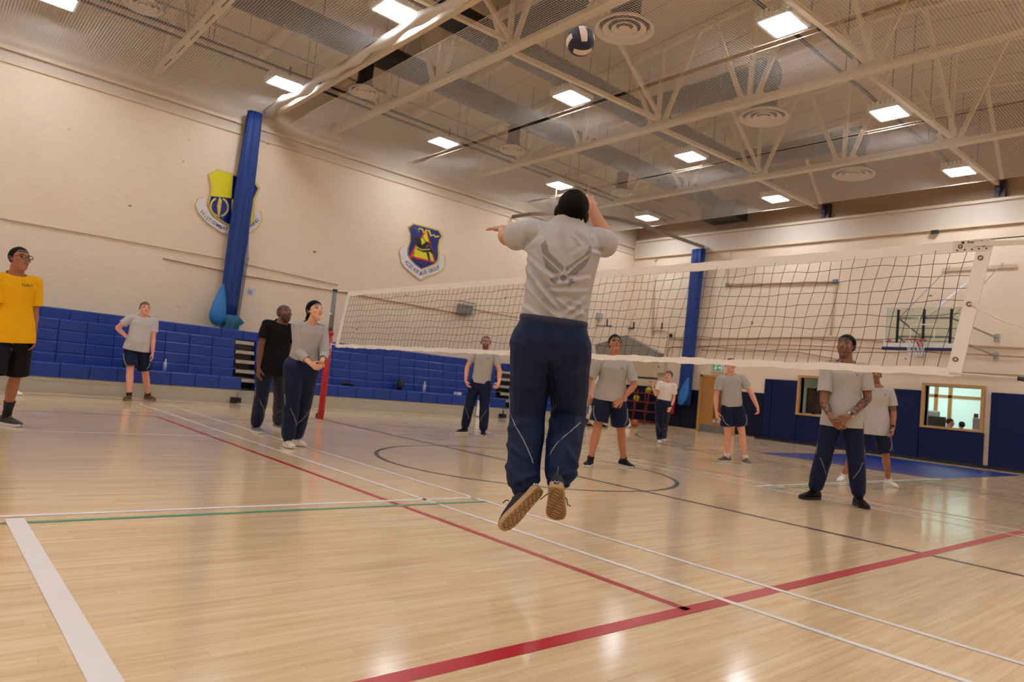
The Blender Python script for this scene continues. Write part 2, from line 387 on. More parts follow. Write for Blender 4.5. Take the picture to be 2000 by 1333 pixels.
for x, nm in ((1.73, 'left'), (6.38, 'right')):
    m = MB(); m.b2((x-0.12, YB-0.1, 7.142), (x+0.12, YB+0.08, 7.62)); m.b2((x-0.03, YB-0.24, 7.3), (x+0.03, YB-0.05, 7.5)); m.prism([(x-0.02, YB-0.3, 7.45), (x-0.02, YB-0.08, 7.15), (x-0.02, YB-0.08, 7.45)], (0.04, 0, 0))
    tag(m.build('brace_bracket', mat('indigo_steel', (52, 46, 62), 0.5)), 'dark steel bracket on the end wall, the %s of the pair' % nm, 'bracket', 'brace brackets')

# ---------------------------------------------------------------- ceiling services
M_DIFF = mat('lamp_diffuser', (255, 255, 255), 0.5, noise=0, emit=(238, 243, 250), estr=LAMP_EMIT)
M_LAMP = mat('lamp_body', (226, 222, 214), 0.4, noise=0.02)
def make_lamp():
    root = empty('ceiling_lamp', (0, 0, 7.5))
    m = MB(); m.b2((-0.33, -0.37, 7.515), (0.33, 0.37, 7.60)); m.b2((-0.33, -0.37, 7.49), (-0.275, 0.37, 7.52)); m.b2((0.275, -0.37, 7.49), (0.33, 0.37, 7.52)); m.b2((-0.33, -0.37, 7.49), (0.33, -0.32, 7.52)); m.b2((-0.33, 0.32, 7.49), (0.33, 0.37, 7.52))
    m.build('housing', M_LAMP, root, bevel=0.006)
    m = MB(); m.b2((-0.275, -0.32, 7.5), (0.275, 0.32, 7.514)); m.build('diffuser', M_DIFF, root)
    m = MB()
    for i in range(7): m.b2((-0.31+i*0.095, -0.40, 7.54), (-0.26+i*0.095, -0.36, 7.66))
    m.build('heat_sink', M_LAMP, root)
    for x in (-0.25, 0.25): m = MB(); m.b2((x-0.01, -0.02, 7.6), (x+0.01, 0.02, 7.85)); m.build('hanger', M_DGREY, root)
    return root
lamp0 = make_lamp(); first = True
LX = {-4.09: 'row beside the left wall', 0.88: 'second row from the left wall', 5.88: 'middle row', 10.88: 'fourth row', 15.8: 'row beside the right wall'}
LY = {-13.66: 'farthest behind the camera', -9.06: 'just behind the camera', -4.46: 'in the bay nearest the camera', 0.13: 'just past the curtain track', 4.73: 'in the middle bay', 9.32: 'in the last but one bay', 13.85: 'against the end wall'}
for x in LX:
    for y in LY:
        o = lamp0 if first else copy_tree(lamp0); first = False
        o.location = (x, y, 7.5)
        tag(o, 'square white ceiling lamp, %s, %s' % (LX[x], LY[y]), 'ceiling lamp', 'high bay ceiling lamps')
# lamp rails (pairs of dark channels over the wall row and the middle row)
for x0, nm in ((-4.09, 'over the lamps beside the left wall'), (5.88, 'over the middle row of lamps')):
    for dx, sd in ((-0.2, 'outer'), (0.2, 'inner')):
        m = MB(); m.b2((x0+dx-0.025, -9, 7.72), (x0+dx+0.025, 15.2, 7.77))
        for y in np.arange(-8.5, 15, 2.3): m.tube([(x0+dx, y, 7.77), (x0+dx, y, roof_z(x0+dx)-0.02)], 0.008, 6)
        tag(m.build('lamp_rail', M_DGREY), 'dark steel channel rail %s, %s one of the pair' % (nm, sd), 'rail', 'lamp rails')
m = MB(); m.tube([(-3.15, -9, 7.8), (-3.15, 15.2, 7.8)], 0.03, 8)
for y in np.arange(-8, 15, 2.3): m.tube([(-3.15, y, 7.8), (-3.15, y, roof_z(-3.15)-0.01)], 0.008, 6)
tag(m.build('conduit_pipe', mat('grey_conduit', (150, 146, 142), 0.5)), 'thin grey conduit running under the ceiling beside the wall lamps', 'pipe')

# air ducts
M_DUCT = mat('duct_metal', (40, 38, 40), 0.5, metal=0.1, noise=0.1, scale=3, bump=0.1, bscale=8)
M_BAND = mat('duct_band', (58, 55, 56), 0.45, metal=0.1)
def duct_run(pts, r, parent, name='duct_run', seam=1.2):
    m = MB(); P = np.array(pts, float); m.tube(P, r, 20, 0)
    for a, b in zip(P[:-1], P[1:]):
        L = np.linalg.norm(b-a)
        for s in np.arange(0.5, L-0.2, seam):
            c = a+(b-a)*s/L; d = (b-a)/L; m.tube([c-d*0.02, c+d*0.02], r+0.012, 20, 1)
    return m.build(name, [M_DUCT, M_BAND], parent)
ZD = 8.30
d1 = empty('air_duct', (-2.45, 0, ZD), 'long round grey air duct nearer the left wall, ending in a grille box', 'air duct')
duct_run([(-2.45, -10, ZD), (-2.45, 14.6, ZD)], 0.29, d1)
m = MB(); m.b2((-2.25, 14.5, 7.36), (-0.95, 15.35, 7.93), 0); m.b2((-2.15, 14.48, 7.42), (-1.05, 14.52, 7.86), 1); m.bar((-2.3, 14.2, ZD), (-1.7, 14.8, 7.72), 0.45, 0.5, 0)
m.build('grille_box', [M_DUCT, M_DGREY], d1)
ZD2 = 8.34
d2 = empty('air_duct', (0.25, 0, ZD2), 'long round grey air duct nearer the middle, with side branches to big diffusers', 'air duct')
duct_run([(0.25, -10, ZD2), (0.25, 14.2, ZD2)], 0.3, d2)
for y in (-1.7, 2.95, 7.7, 12.3): duct_run([(0.25, y, ZD2-.04), (4.1, y, ZD2-.04)], 0.3, d2, 'branch_duct', 1.1)
for y in np.arange(-3, 14, 1.53):
    for x, z, d in ((-2.76, ZD, d1), (-2.14, ZD, d1), (-0.07, ZD2, d2), (0.57, ZD2, d2)):
        m = MB(); m.tube([(x, y, z), (x, y, roof_z(x)-0.02)], 0.007, 5); m.build('hanger_rod', M_DGREY, d)
M_DIFFU = mat('diffuser_metal', (236, 222, 208), 0.45, noise=0.03)
def make_diffuser(R, top):
    root = empty('air_diffuser', (0, 0, 7.3))
    m = MB(); m.lathe([(R*0.86, 0.075), (R, 0.0), (R*1.0, -0.02), (R*0.90, 0.0), (R*0.84, 0.07)], (0, 0, 7.33), n=36); m.build('outer_ring', M_DIFFU, root)
    for (ra, rb, dz) in ((0.56, 0.74, 0.0), (0.30, 0.44, 0.012)):
        m = MB(); m.lathe([(R*ra, 0.07), (R*rb, 0.0), (R*rb*0.98, -0.012), (R*ra*0.97, 0.05)], (0, 0, 7.325+dz), n=32); m.build('cone_ring', M_DIFFU, root)
    m = MB(); m.lathe([(0, 0.03), (R*0.2, 0.0), (R*0.19, -0.01), (0, 0.0)], (0, 0, 7.345), n=24); m.build('centre_cone', M_DIFFU, root)
    m = MB(); m.lathe([(0, 0.045), (R*0.84, 0.045), (R*0.84, 0.06), (R*0.62, 0.07), (R*0.60, 0.16), (R*0.5, 0.17), (R*0.5, top-7.36)], (0, 0, 7.36), n=28); m.build('neck', M_DUCT, root)  # dark disc closing the neck stands in for shade between the rings
    m = MB(); m.tube([(0, 0, 7.50), (0, 0, 7.54)], R*0.53, 24); m.build('neck_collar', M_BAND, root)
    return root
ds = make_diffuser(0.34, ZD-0.305); db = make_diffuser(0.52, ZD2-0.04-0.315); fs = fb = True
for i, y in enumerate((-3.25, 1.38, 5.95, 10.55)):
    o = ds if fs else copy_tree(ds); fs = False; o.location = (-2.53, y, 7.3)
    tag(o, 'small round ceiling air diffuser on the left duct, %s' % ['nearest the camera', 'behind the curtain track', 'third from the camera', 'farthest one'][i], 'air diffuser', 'small round diffusers')
for i, y in enumerate((-1.7, 2.95, 7.7, 12.3)):
    o = db if fb else copy_tree(db); fb = False; o.location = (3.9, y, 7.3)
    tag(o, 'large round ceiling air diffuser on a branch duct, %s' % ['nearest the camera', 'beside the ball in the air', 'in the middle of the hall', 'nearest the end wall'][i], 'air diffuser', 'large round diffusers')

# divider curtain track across the hall and the gathered white net on it
M_NETW = mat('white_netting', (226, 220, 214), 0.6, noise=0.05)
root = empty('curtain_track', (XL, 0.42, 7.25), 'long cream curtain track across the hall with gathered white netting, from the blue curtain', 'curtain track')
m = MB(); m.b2((XL, 0.50, 7.2), (XRW, 0.62, 7.32)); m.build('track_beam', M_STEEL, root)
m = MB(); xs_ = np.linspace(XL+0.2, XRW-0.2, 90)
m.tube([(x, 0.33+0.03*math.sin(x*3.1), 7.24+0.025*math.sin(x*2.3)) for x in xs_], [0.09+0.025*math.sin(x*5.3) for x in xs_], 8)
m.build('gathered_net', M_NETW, root)

# overhead safety netting, real threads 5 cm apart, hung in panels below the trusses
def safety_net(x0, x1, y0, y1, z, step, label):
    m = MB(); r = 0.0028; sag = 0.05
    def zz(x, y): return z-sag*math.sin(PI*min(1, max(0, (y-y0)/(y1-y0))))*(0.6+0.4*math.sin(x*0.9+y))
    def line(P):
        V = []; F = []; k = len(P)
        for p in P:
            V += [(p[0]-d[0]*r, p[1]-d[1]*r, p[2]-q*r) for d, q in ((nx, 0), ((0, 0), 1), ((-nx[0], -nx[1]), 0))]
        for i in range(k-1):
            for j in range(3): F.append((i*3+j, i*3+(j+1) % 3, (i+1)*3+(j+1) % 3, (i+1)*3+j))
        m.add(V, F)
    nx = (0, 1)
    for y in np.arange(y0, y1+1e-6, step): line([(x, y, zz(x, y)) for x in np.linspace(x0, x1, 22)])
    nx = (1, 0)
    for x in np.arange(x0, x1+1e-6, step): line([(x, y, zz(x, y)) for y in np.linspace(y0, y1, 7)])
    m.tube([(x, y0, z) for x in np.linspace(x0, x1, 12)], 0.005, 5, 1); m.tube([(x, y1, z) for x in np.linspace(x0, x1, 12)], 0.005, 5, 1)
    tag(m.build('safety_net', [MATS['net_thread'], M_STEEL]), label, 'net', 'overhead safety nets')
mat('net_thread', (240, 236, 230), 0.7, noise=0)
for (a, b, lb) in ((-8.5, 0.12, 'overhead white mesh net panel on the camera side of the curtain track'), (0.95, 4.58, 'overhead white mesh net panel just beyond the curtain track'), (4.74, 9.24, 'overhead white mesh net panel over the middle of the far half'), (9.36, 13.84, 'overhead white mesh net panel nearest the end wall')):
    safety_net(XL+0.3, 17.0, a, b, 7.16, 0.05, lb)
# ================================================================== FIXED EQUIPMENT
M_RED = mat('red_enamel', (176, 16, 34), 0.4, noise=0.05)
M_ROPE = mat('white_cord', (226, 218, 204), 0.7, noise=0.04)
M_TAPE = mat('net_tape', (240, 234, 226), 0.7, noise=0.05, bump=0.2, bscale=30)
M_THREAD = mat('black_net_thread', (26, 22, 20), 0.7, noise=0)
M_BLUESEAT = mat('blue_seat_plastic', (12, 54, 142), 0.36, noise=0.1, scale=4)
M_BLUENET = mat('navy_net_cloth', (10, 52, 128), 0.6, noise=0.22, scale=6)
M_BLUEBAG = mat('light_blue_nylon', (36, 120, 196), 0.4, noise=0.12, scale=5, bump=0.3, bscale=6)
M_TEAL = mat('teal_cloth', (14, 92, 124), 0.55, noise=0.2, scale=6)

# ---- volleyball net, drawn between two posts
def net_xr(z): return 10.14+(z-1.36)*0.165
def net_xl(z): return 0.33+(z-1.36)*0.25
NZ0, NZ1 = 1.36, 2.31
net = empty('volleyball_net', (5.3, 0, NZ0), 'long volleyball net with black mesh and white tapes across the court', 'volleyball net')
m = MB(); rt = 0.0022
def wav(x, z, ph): return 0.012*math.sin(x*7+ph)+0.006*math.sin(x*17+ph*2)
for k in range(1, 9):
    z = NZ0+0.03+(NZ1-NZ0-0.06)*k/9
    xx = np.linspace(net_xl(z), net_xr(z), 120)
    m.tube([(x, 0.008*math.sin(x*3+k), z+wav(x, z, k*1.3)*0.7) for x in xx], rt, 4, caps=False)
for i in range(1, 97):
    u = i/97; zz = np.linspace(NZ0+0.02, NZ1-0.03, 12)
    m.tube([(net_xl(z)+(net_xr(z)-net_xl(z))*u+0.010*math.sin(z*9+i*0.9), 0.008*math.sin(z*5+i), z) for z in zz], rt, 4, caps=False)
m.build('mesh', M_THREAD, net)
def tape(pts0, pts1, name, th=0.012):
    mm = MB(); n = len(pts0); V = []
    for a, b in zip(pts0, pts1): V += [(a[0], -th/2, a[1]), (b[0], -th/2, b[1]), (b[0], th/2, b[1]), (a[0], th/2, a[1])]
    F = []
    for i in range(n-1):
        for j in range(4): F.append((i*4+j, i*4+(j+1) % 4, (i+1)*4+(j+1) % 4, (i+1)*4+j))
    F += [(3, 2, 1, 0), tuple((n-1)*4+j for j in range(4))]
    mm.add(V, F); return mm.build(name, M_TAPE, net, recalc=True)
xx = np.linspace(net_xl(NZ1), net_xr(NZ1), 160)
tape([(x, NZ1-0.055+0.003*math.sin(x*23)) for x in xx], [(x, NZ1+0.028+0.003*math.sin(x*19)) for x in xx], 'top_tape', 0.016)
xx = np.linspace(net_xl(NZ0), net_xr(NZ0), 160)
tape([(x, NZ0-0.032+0.005*math.sin(x*11)+0.004*math.sin(x*29)) for x in xx], [(x, NZ0+0.026+0.006*math.sin(x*9)+0.004*math.sin(x*31)) for x in xx], 'bottom_tape', 0.014)
zz = np.linspace(NZ0-0.03, NZ1+0.02, 14)
tape([(net_xr(z)-0.04, z) for z in zz], [(net_xr(z)+0.055, z) for z in zz], 'side_tape', 0.02)
tape([(net_xl(z)-0.04, z) for z in zz], [(net_xl(z)+0.04, z) for z in zz], 'side_tape', 0.02)
m = MB(); xr = net_xr(NZ1)
m.b2((xr-0.20, -0.014, NZ1-0.06), (xr+0.04, -0.009, NZ1+0.03))
plate = m.build('corner_plate', mat('white_pvc', (222, 210, 196), 0.5), net)
m = MB()
for dx in (-0.15, 0.0): m.lathe([(0.010, 0), (0.015, 0), (0.015, 0.006), (0.010, 0.006), (0.010, 0)], (xr+dx, -0.013, NZ1-0.015), (0, -1, 0), 18)
for dx in (-0.17, -0.12, -0.075, -0.03, 0.015): m.lathe([(0.0, 0.005), (0.006, 0.004), (0.006, 0)], (xr+dx, -0.013, NZ1-0.043), (0, -1, 0), 8)
m.build('eyelet', M_DGREY, plate)
V, F = text_mesh('Senoh', 0.045, 0.001); m = MB()
m.add([(xr-0.055+q[0]*0.95, -0.0165-q[2], NZ1+0.004+q[1]*0.55) for q in V], F); m.lathe([(0, 0.003), (0.010, 0.002), (0.010, 0)], (xr-0.135, -0.014, NZ1+0.013), (0, -1, 0), 12)
m.build('lettering', M_BLACK, plate)
# cords and ropes to the posts
PX0, PX1 = 0.0, 11.55
def rope(name, P, r, mt=None, parent=net):
    mm = MB(); mm.tube(P, r, 6); return mm.build(name, mt or M_ROPE, parent)
xl = net_xl(NZ1)
rope('head_cord', [(xl, 0, NZ1+0.01), (PX0+0.05, 0, 2.345)], 0.004, M_DGREY)
rope('head_cord', [(xr+0.03, 0, NZ1+0.025), (PX1-0.05, 0, 2.345)], 0.004, M_DGREY)
m = MB(); m.bar((xr-0.06, -0.02, NZ1-0.005), (xr+0.42, -0.005, NZ1-0.03), 0.008, 0.035); m.bar((xr+0.28, -0.012, NZ1-0.03), (PX1-0.06, -0.01, NZ1-0.12), 0.012, 0.03); m.build('strap', M_ROPE, net)
rope('side_rope', [(net_xr(1.86)+0.01, -0.02, 1.86), (net_xr(1.86)+0.2, -0.02, 1.74), (net_xr(1.86)+0.5, -0.01, 1.62), (PX1-0.07, 0, 1.5)], 0.006)
rope('bottom_rope', [(net_xr(NZ0)-0.02, -0.015, NZ0-0.01), (net_xr(NZ0)+0.40, -0.01, NZ0-0.03)], 0.006)
m = MB(); xb = net_xr(NZ0)+0.40
m.tube([(xb, -0.01, NZ0-0.03), (xb+0.09, -0.01, NZ0-0.037)], [0.016, 0.02], 8)
m.tube([(xb+0.09+0.07*(1-math.cos(a))/1.0, -0.01, NZ0-0.04+0.022*math.sin(a)) for a in np.linspace(0, 2*PI, 20)], 0.004, 5)
m.build('hook_buckle', M_DGREY, net)
rope('bottom_rope', [(xb+0.22, -0.01, NZ0-0.04), (PX1-0.07, 0, NZ0-0.06)], 0.006)
rope('bottom_rope', [(net_xl(NZ0), 0, NZ0), (0.2, -0.03, NZ0+0.02), (0.12, -0.05, NZ0-0.05), (0.19, -0.05, NZ0-0.07), (0.075, 0, NZ0+0.04)], 0.007)
m = MB()
for z in (1.45, 1.86, 2.2): m = MB(); m.lathe([(0.012, 0), (0.018, 0), (0.018, 0.006), (0.012, 0.006), (0.012, 0)], (net_xr(z)-0.0, -0.012, z), (0, -1, 0), 14); m.build('eyelet', mat('brass', (120, 70, 50), 0.4, metal=0.6), net)
# posts
def net_post(x, label):
    root = empty('net_post', (x, 0, 0), label, 'net post', 'net posts')
    m = MB(); m.tube([(x, 0, 0.0), (x, 0, 1.62)], 0.058, 20); m.tube([(x, 0, 1.55), (x, 0, 1.62)], 0.064, 20); m.build('red_sleeve', M_RED, root)
    m = MB(); m.tube([(x, 0, 1.6), (x, 0, 2.37)], 0.042, 18); m.build('pole', M_GREY, root)
    m = MB(); m.tube([(x, 0, 2.36), (x, 0, 2.4)], 0.047, 18); m.build('pole_cap', M_BLACK, root)
    m = MB(); m.b2((x-0.1, -0.03, 1.42), (x-0.05, 0.03, 1.55)); m.tube([(x-0.1, 0, 1.5), (x-0.14, 0, 1.5), (x-0.14, 0, 1.44)], 0.01, 6); m.tube([(x-.06, -0.05, 1.38), (x+.06, -0.06, 1.36)], 0.016, 6); m.tube([(x-.05, -0.045, 1.95), (x+.05, -0.045, 1.93)], 0.014, 6); m.build('cleat', M_WHITE, root)
    m = MB(); m.tube([(x-0.10, -0.03, 0.05), (x-0.10, 0.03, 0.05)], 0.05, 16); m.build('wheel', M_BLACK, root)
net_post(PX0, 'far red padded net post with grey top by the bleachers')
net_post(PX1, 'net post with red sleeve at the near end of the net, outside the picture')

# ---- tiered seating along the left wall
ROWS = [(0.29, 0.555, -3.10, 0.42), (0.52, 0.735, -3.48, 0.30), (0.74, 0.95, -3.52, 0.30), (0.955, 1.165, -3.56, 0.30), (1.17, 1.375, -3.60, 0.30), (1.38, 1.585, -3.85, 0.10)]
def bleacher(y0, y1, label, yback0, yback1):
    root = empty('bleacher_bank', (-4.5, (y0+y1)/2, 0), label, 'bleachers', 'telescopic bleacher banks')
    m = MB(); m.b2((-3.16, y0, 0.0), (-3.13, y1, 0.28)); m.b2((-3.17, y0, 0.22), (-3.12, y1, 0.29)); m.build('kick_panel', mat('pale_grey_panel', (176, 170, 154), 0.5), root)
    m = MB()
    for (za, zb, x, dp) in ROWS: m.b2((x-0.35, y0+0.02, za-0.06), (x-0.05, y1-0.02, zb-0.02))
    m.b2((-5.85, y0+0.05, 0.05), (-3.9, y1-0.05, 1.5)); m.b2((-3.5, y0+.05, .02), (-3.2, y1-.05, .28)); m.build('carcase', mat('dark_carcase', (40, 40, 44), 0.6), root)
    for ri, (za, zb, x, dp) in enumerate(ROWS):
        m = MB(); a0, a1 = (y0, y1) if ri else (y0-0.04, y1+0.07)
        if ri == 5: a0, a1 = yback0, yback1
        n = max(1, round((a1-a0)/0.47)); wd = (a1-a0)/n
        for i in range(n):
            ya, yb = a0+i*wd+0.004, a0+(i+1)*wd-0.004; c = 0.018
            prof = [(x-dp, za), (x, za), (x, zb-c), (x-c, zb), (x-dp, zb)]
            m.prism([(px, ya, pz) for px, pz in prof], (0, yb-ya, 0))
        m.build('seat_row', M_BLUESEAT, root, bevel=0.008, recalc=True)
    m = MB(); m.b2((-3.3, y1-0.12, 0.02), (-3.02, y1+0.08, 0.13)); m.build('end_roller', M_BLACK, root)
bleacher(-14.5, -0.45, 'longest blue bleacher bank, behind the man with hand on hip', -14.5, -0.2)
bleacher(0.02, 7.02, 'blue bleacher bank seen behind the net beside the red post', -0.2, 7.6)
bleacher(8.15, 10.5, 'far blue bleacher bank, mostly hidden behind the jumping player', 7.6, 10.5)
def aisle(y0, y1, label):
    root = empty('aisle_steps', (-3.6, (y0+y1)/2, 0), label, 'steps', 'bleacher aisle steps')
    mt = mat('step_tread', (168, 166, 158), 0.45, metal=0.2); md = mat('step_riser', (72, 64, 60), 0.6)
    m = MB(); m.b2((-3.9, y0+0.03, 0.02), (-3.75, y1-0.03, 1.36)); m.build('riser', md, root)
    for i, z in enumerate((0.30, 0.55, 0.74, 0.95, 1.16, 1.37)):
        x = -3.25-0.08*i; m = MB(); m.b2((-3.8, y0+0.03, z-0.02), (x, y1-0.03, z)); m.b2((x-0.02, y0+0.03, z-0.095), (x, y1-0.03, z)); m.build('tread', mt, root)
    m = MB(); m.b2((-3.3, y0+0.03, 0.0), (-3.2, y1-0.03, 0.22)); m.build('bottom_panel', mt, root)
aisle(-0.45, 0.02, 'grey metal aisle steps between blue bleachers behind the man in black')
aisle(7.10, 8.15, 'grey metal aisle steps at the right of the bearded man')
# belongings on the seats
def bottle(name, p, h, r, m1, label, cat='bottle', cap=None):
    root = empty(name, p, label, cat); x, y, z = p
    m = MB(); m.lathe([(0, 0), (r, 0), (r, h*0.62), (r*0.9, h*0.7), (r*0.4, h*0.84), (r*0.36, h*0.92), (0, h*0.92)], p, n=14); m.build('body', m1, root)
    m = MB(); m.lathe([(0, 0.9*h), (r*0.45, 0.9*h), (r*0.45, h), (0, h)], p, n=12); m.build('cap', cap or M_WHITE, root)
M_PET = mat('clear_plastic', (170, 186, 206), 0.15, noise=0.02)
p = on(320, 733, 0, -3.3); bottle('water_bottle', (-3.3, p[1], 0.557), 0.24, 0.035, M_PET, 'clear water bottle on the bench beside the man with hand on hip')
p = on(828, 765, 0, -3.3); bottle('water_bottle', (-3.3, p[1], 0.557), 0.27, 0.04, M_PET, 'clear water bottle on the bleachers left of the bearded man')
p = on(779, 766, 0, -3.3); root = empty('water_jug', (-3.3, p[1], 0.557), 'black water jug with loop handle on the bleachers behind the net', 'jug')
m = MB(); m.lathe([(0, 0), (0.075, 0), (0.078, 0.19), (0.05, 0.25), (0.03, 0.27), (0.03, 0.31), (0, 0.31)], (-3.3, p[1], 0.557), n=16); m.build('body', M_BLACK, root)
m = MB(); m.tube([(-3.3, p[1]+0.07, 0.557+0.08), (-3.3, p[1]+0.13, 0.557+0.12), (-3.3, p[1]+0.12, 0.557+0.22), (-3.3, p[1]+0.06, 0.557+0.24)], 0.012, 6); m.build('handle', M_DGREY, root)
p = on(678, 758, 0, -3.3); m = MB()
for i in range(5): m.ellipsoid((-3.3+0.05*math.sin(i*2), p[1]+(i-2)*0.05, 0.557+0.035+0.02*(i % 2)), (0.06, 0.07, 0.035))
tag(m.build('glove', mat('black_cloth', (22, 22, 26), 0.8)), 'crumpled black glove on the bleachers just right of the red post', 'glove')
p = on(893, 778, 0, -3.3); m = MB(); m.prism([(-3.4, p[1]-0.06, 0.557), (-3.2, p[1]-0.05, 0.557), (-3.22, p[1]+0.07, 0.557), (-3.4, p[1]+0.05, 0.557)], (0, 0, 0.07))
tag(m.build('tissue_pack', M_WHITE), 'small white packet on the bench at the bearded man\'s elbow', 'packet')
p = on(1140, 785, 0, -3.3); m = MB()
for i in range(9): m.ellipsoid((-3.27+0.06*math.sin(i*2.1), p[1]+(i-4)*0.11, 0.557+0.13+0.03*math.sin(i*1.7)), (0.13, 0.13, 0.1))
tag(m.build('camouflage_jacket', mat('camo_cloth', (88, 84, 66), 0.85, noise=0.55, scale=9)), 'crumpled camouflage jacket on the far bleachers beside the jumping player', 'jacket')
p = on(934, 808, 0, -3.08); m = MB(); m.prism([(-3.08, p[1]-0.07, 0.03), (-3.08, p[1]+0.07, 0.03), (-3.07, p[1]+0.06, 0.46), (-3.07, p[1]-0.06, 0.46)], (-0.02, 0, 0))
tag(m.build('towel', M_WHITE), 'white towel hanging on the bleacher front behind the bearded man', 'towel')

# ---- gathered divider curtains
def bundle(name, cx, cy, prof, pleats, depth, mats, seed):
    """prof: list of (z, half width along u, half depth, centre shift along u); u axis given by name of wall"""
    m = MB(); n = 120; V = []; F = []; rr = np.random.default_rng(seed); ph = rr.uniform(0, 6, 4)
    for (z, hw, hd, sh) in prof:
        for j in range(n):
            a = 2*PI*j/n; f = 1+0.10*math.sin(pleats*a+ph[0]+0.15*z)+0.06*math.sin(pleats*1.7*a+ph[1])
            u = hw*math.cos(a)*f+sh; d = hd*math.sin(a)*f
            V.append((cx+d, cy+u, z) if name == 'side' else (cx+u, cy+d, z))
    k = len(prof)
    for i in range(k-1):
        for j in range(n): F.append((i*n+j, i*n+(j+1) % n, (i+1)*n+(j+1) % n, (i+1)*n+j))
    F += [tuple(range(n))[::-1], tuple((k-1)*n+j for j in range(n))]
    m.add(V, F, 0, True); return m
cl = empty('divider_curtain', (-5.62, 0.05, 1.45), 'tall gathered blue divider curtain on the left wall, over the yellow shield', 'curtain', 'blue divider curtains')
zz = np.linspace(7.15, 1.95, 16)
bundle('side', -5.62, 0.05, [(z, 0.16+0.035*math.sin((7.15-z)/5.2*PI)+0.03*(7.15-z)/5, 0.10, 0.0-0.012*(7.15-z)) for z in zz], 11, 1, 0, 3).build('net_drop', M_BLUENET, cl)
m = MB(); n = 40
for k_ in range(16):    # hanging loose strands of the net at the right edge
    y = 0.12+0.013*k_; m.tube([(-5.55+0.03*math.sin(k_), y, 5.2-0.12*k_), (-5.55+0.02*math.sin(k_*2), y-0.01, 3.5), (-5.56, y-0.06, 1.9)], 0.004, 4)
m.build('loose_strand', M_BLUENET, cl)
m = MB()
V = []; F = []; prof = [(2.72, 0.02, 0.05), (2.5, 0.10, 0.08), (2.25, 0.17, 0.11), (2.0, 0.22, 0.13), (1.85, 0.21, 0.13), (1.74, 0.14, 0.1), (1.70, 0.03, 0.03)]
for (z, hw, hd) in prof:
    for j in range(28):
        a = 2*PI*j/28; V.append((-5.48+hd*math.sin(a), -0.25+hw*math.cos(a)*(1.0 if math.cos(a) < 0 else 0.8)-0.02*(2.7-z), z))
for i in range(len(prof)-1):
    for j in range(28): F.append((i*28+j, i*28+(j+1) % 28, (i+1)*28+(j+1) % 28, (i+1)*28+j))
m.add(V, F, 0, True); m.build('pouch', M_BLUEBAG, cl)
bundle('side', -5.55, 0.03, [(2.0, 0.17, 0.12, 0.02), (1.85, 0.27, 0.16, 0.06), (1.75, 0.2, 0.15, 0.02), (1.65, 0.22, 0.15, 0), (1.58, 0.23, 0.155, -.01), (1.53, 0.23, 0.155, -.01)], 7, 1, 0, 5).build('hem_cloth', M_TEAL, cl)
cr_ = empty('divider_curtain', (-2.75, 15.2, 0.85), 'gathered blue divider curtain hanging on the far end wall beside the oak doors', 'curtain', 'blue divider curtains')
zz = np.linspace(6.5, 0.85, 14)
bundle('end', -2.72, 15.22, [(z, 0.24-0.02*math.sin((6.5-z)/5.6*PI), 0.13, -0.02*(6.5-z)) for z in zz], 9, 1, 0, 8).build('net_drop', M_BLUENET, cr_)
m = MB(); V = []; F = []; prof = [(1.85, 0.02, 0.03), (1.6, 0.11, 0.06), (1.38, 0.16, 0.08), (1.2, 0.18, 0.09), (1.02, 0.16, 0.08), (0.9, 0.10, 0.06), (0.86, 0.02, 0.02)]
for (z, hw, hd) in prof:
    for j in range(20): a = 2*PI*j/20; V.append((-2.62-0.22*(1.85-z)+hw*math.cos(a), 15.06+hd*math.sin(a), z))
for i in range(len(prof)-1):
    for j in range(20): F.append((i*20+j, i*20+(j+1) % 20, (i+1)*20+(j+1) % 20, (i+1)*20+j))
m.add(V, F, 0, True); m.build('pouch', M_BLUEBAG, cr_)
# curved track in the far corner
P0 = on(1000, 424, 0, -5.88); zt = P0[2]
path = [tuple(P0)]+[tuple(on(px, py, 2, zt)) for px, py in ((1050, 410), (1100, 402), (1150, 401), (1190, 409))]
xt = -2.62; path = [P0, (-5.0, P0[1]+0.05, zt), (-4.2, P0[1]+0.35, zt), (-3.4, P0[1]+1.0, zt), (-2.85, P0[1]+1.9, zt), (xt, P0[1]+3.0, zt), (xt, 15.4, zt)]
root = empty('curtain_rail', tuple(P0), 'curved grey curtain rail across the far left corner', 'curtain rail')
m = MB()
for a, b in zip(path[:-1], path[1:]): m.bar(a, b, 0.05, 0.11)
m.build('rail', mat('rail_grey', (136, 126, 114), 0.5), root)
for q in path[2:4]:
    m = MB(); m.tube([tuple(q), (q[0], q[1], roof_z(q[0])-0.02)], 0.012, 6); m.build('hanger_rod', M_STEEL, root)

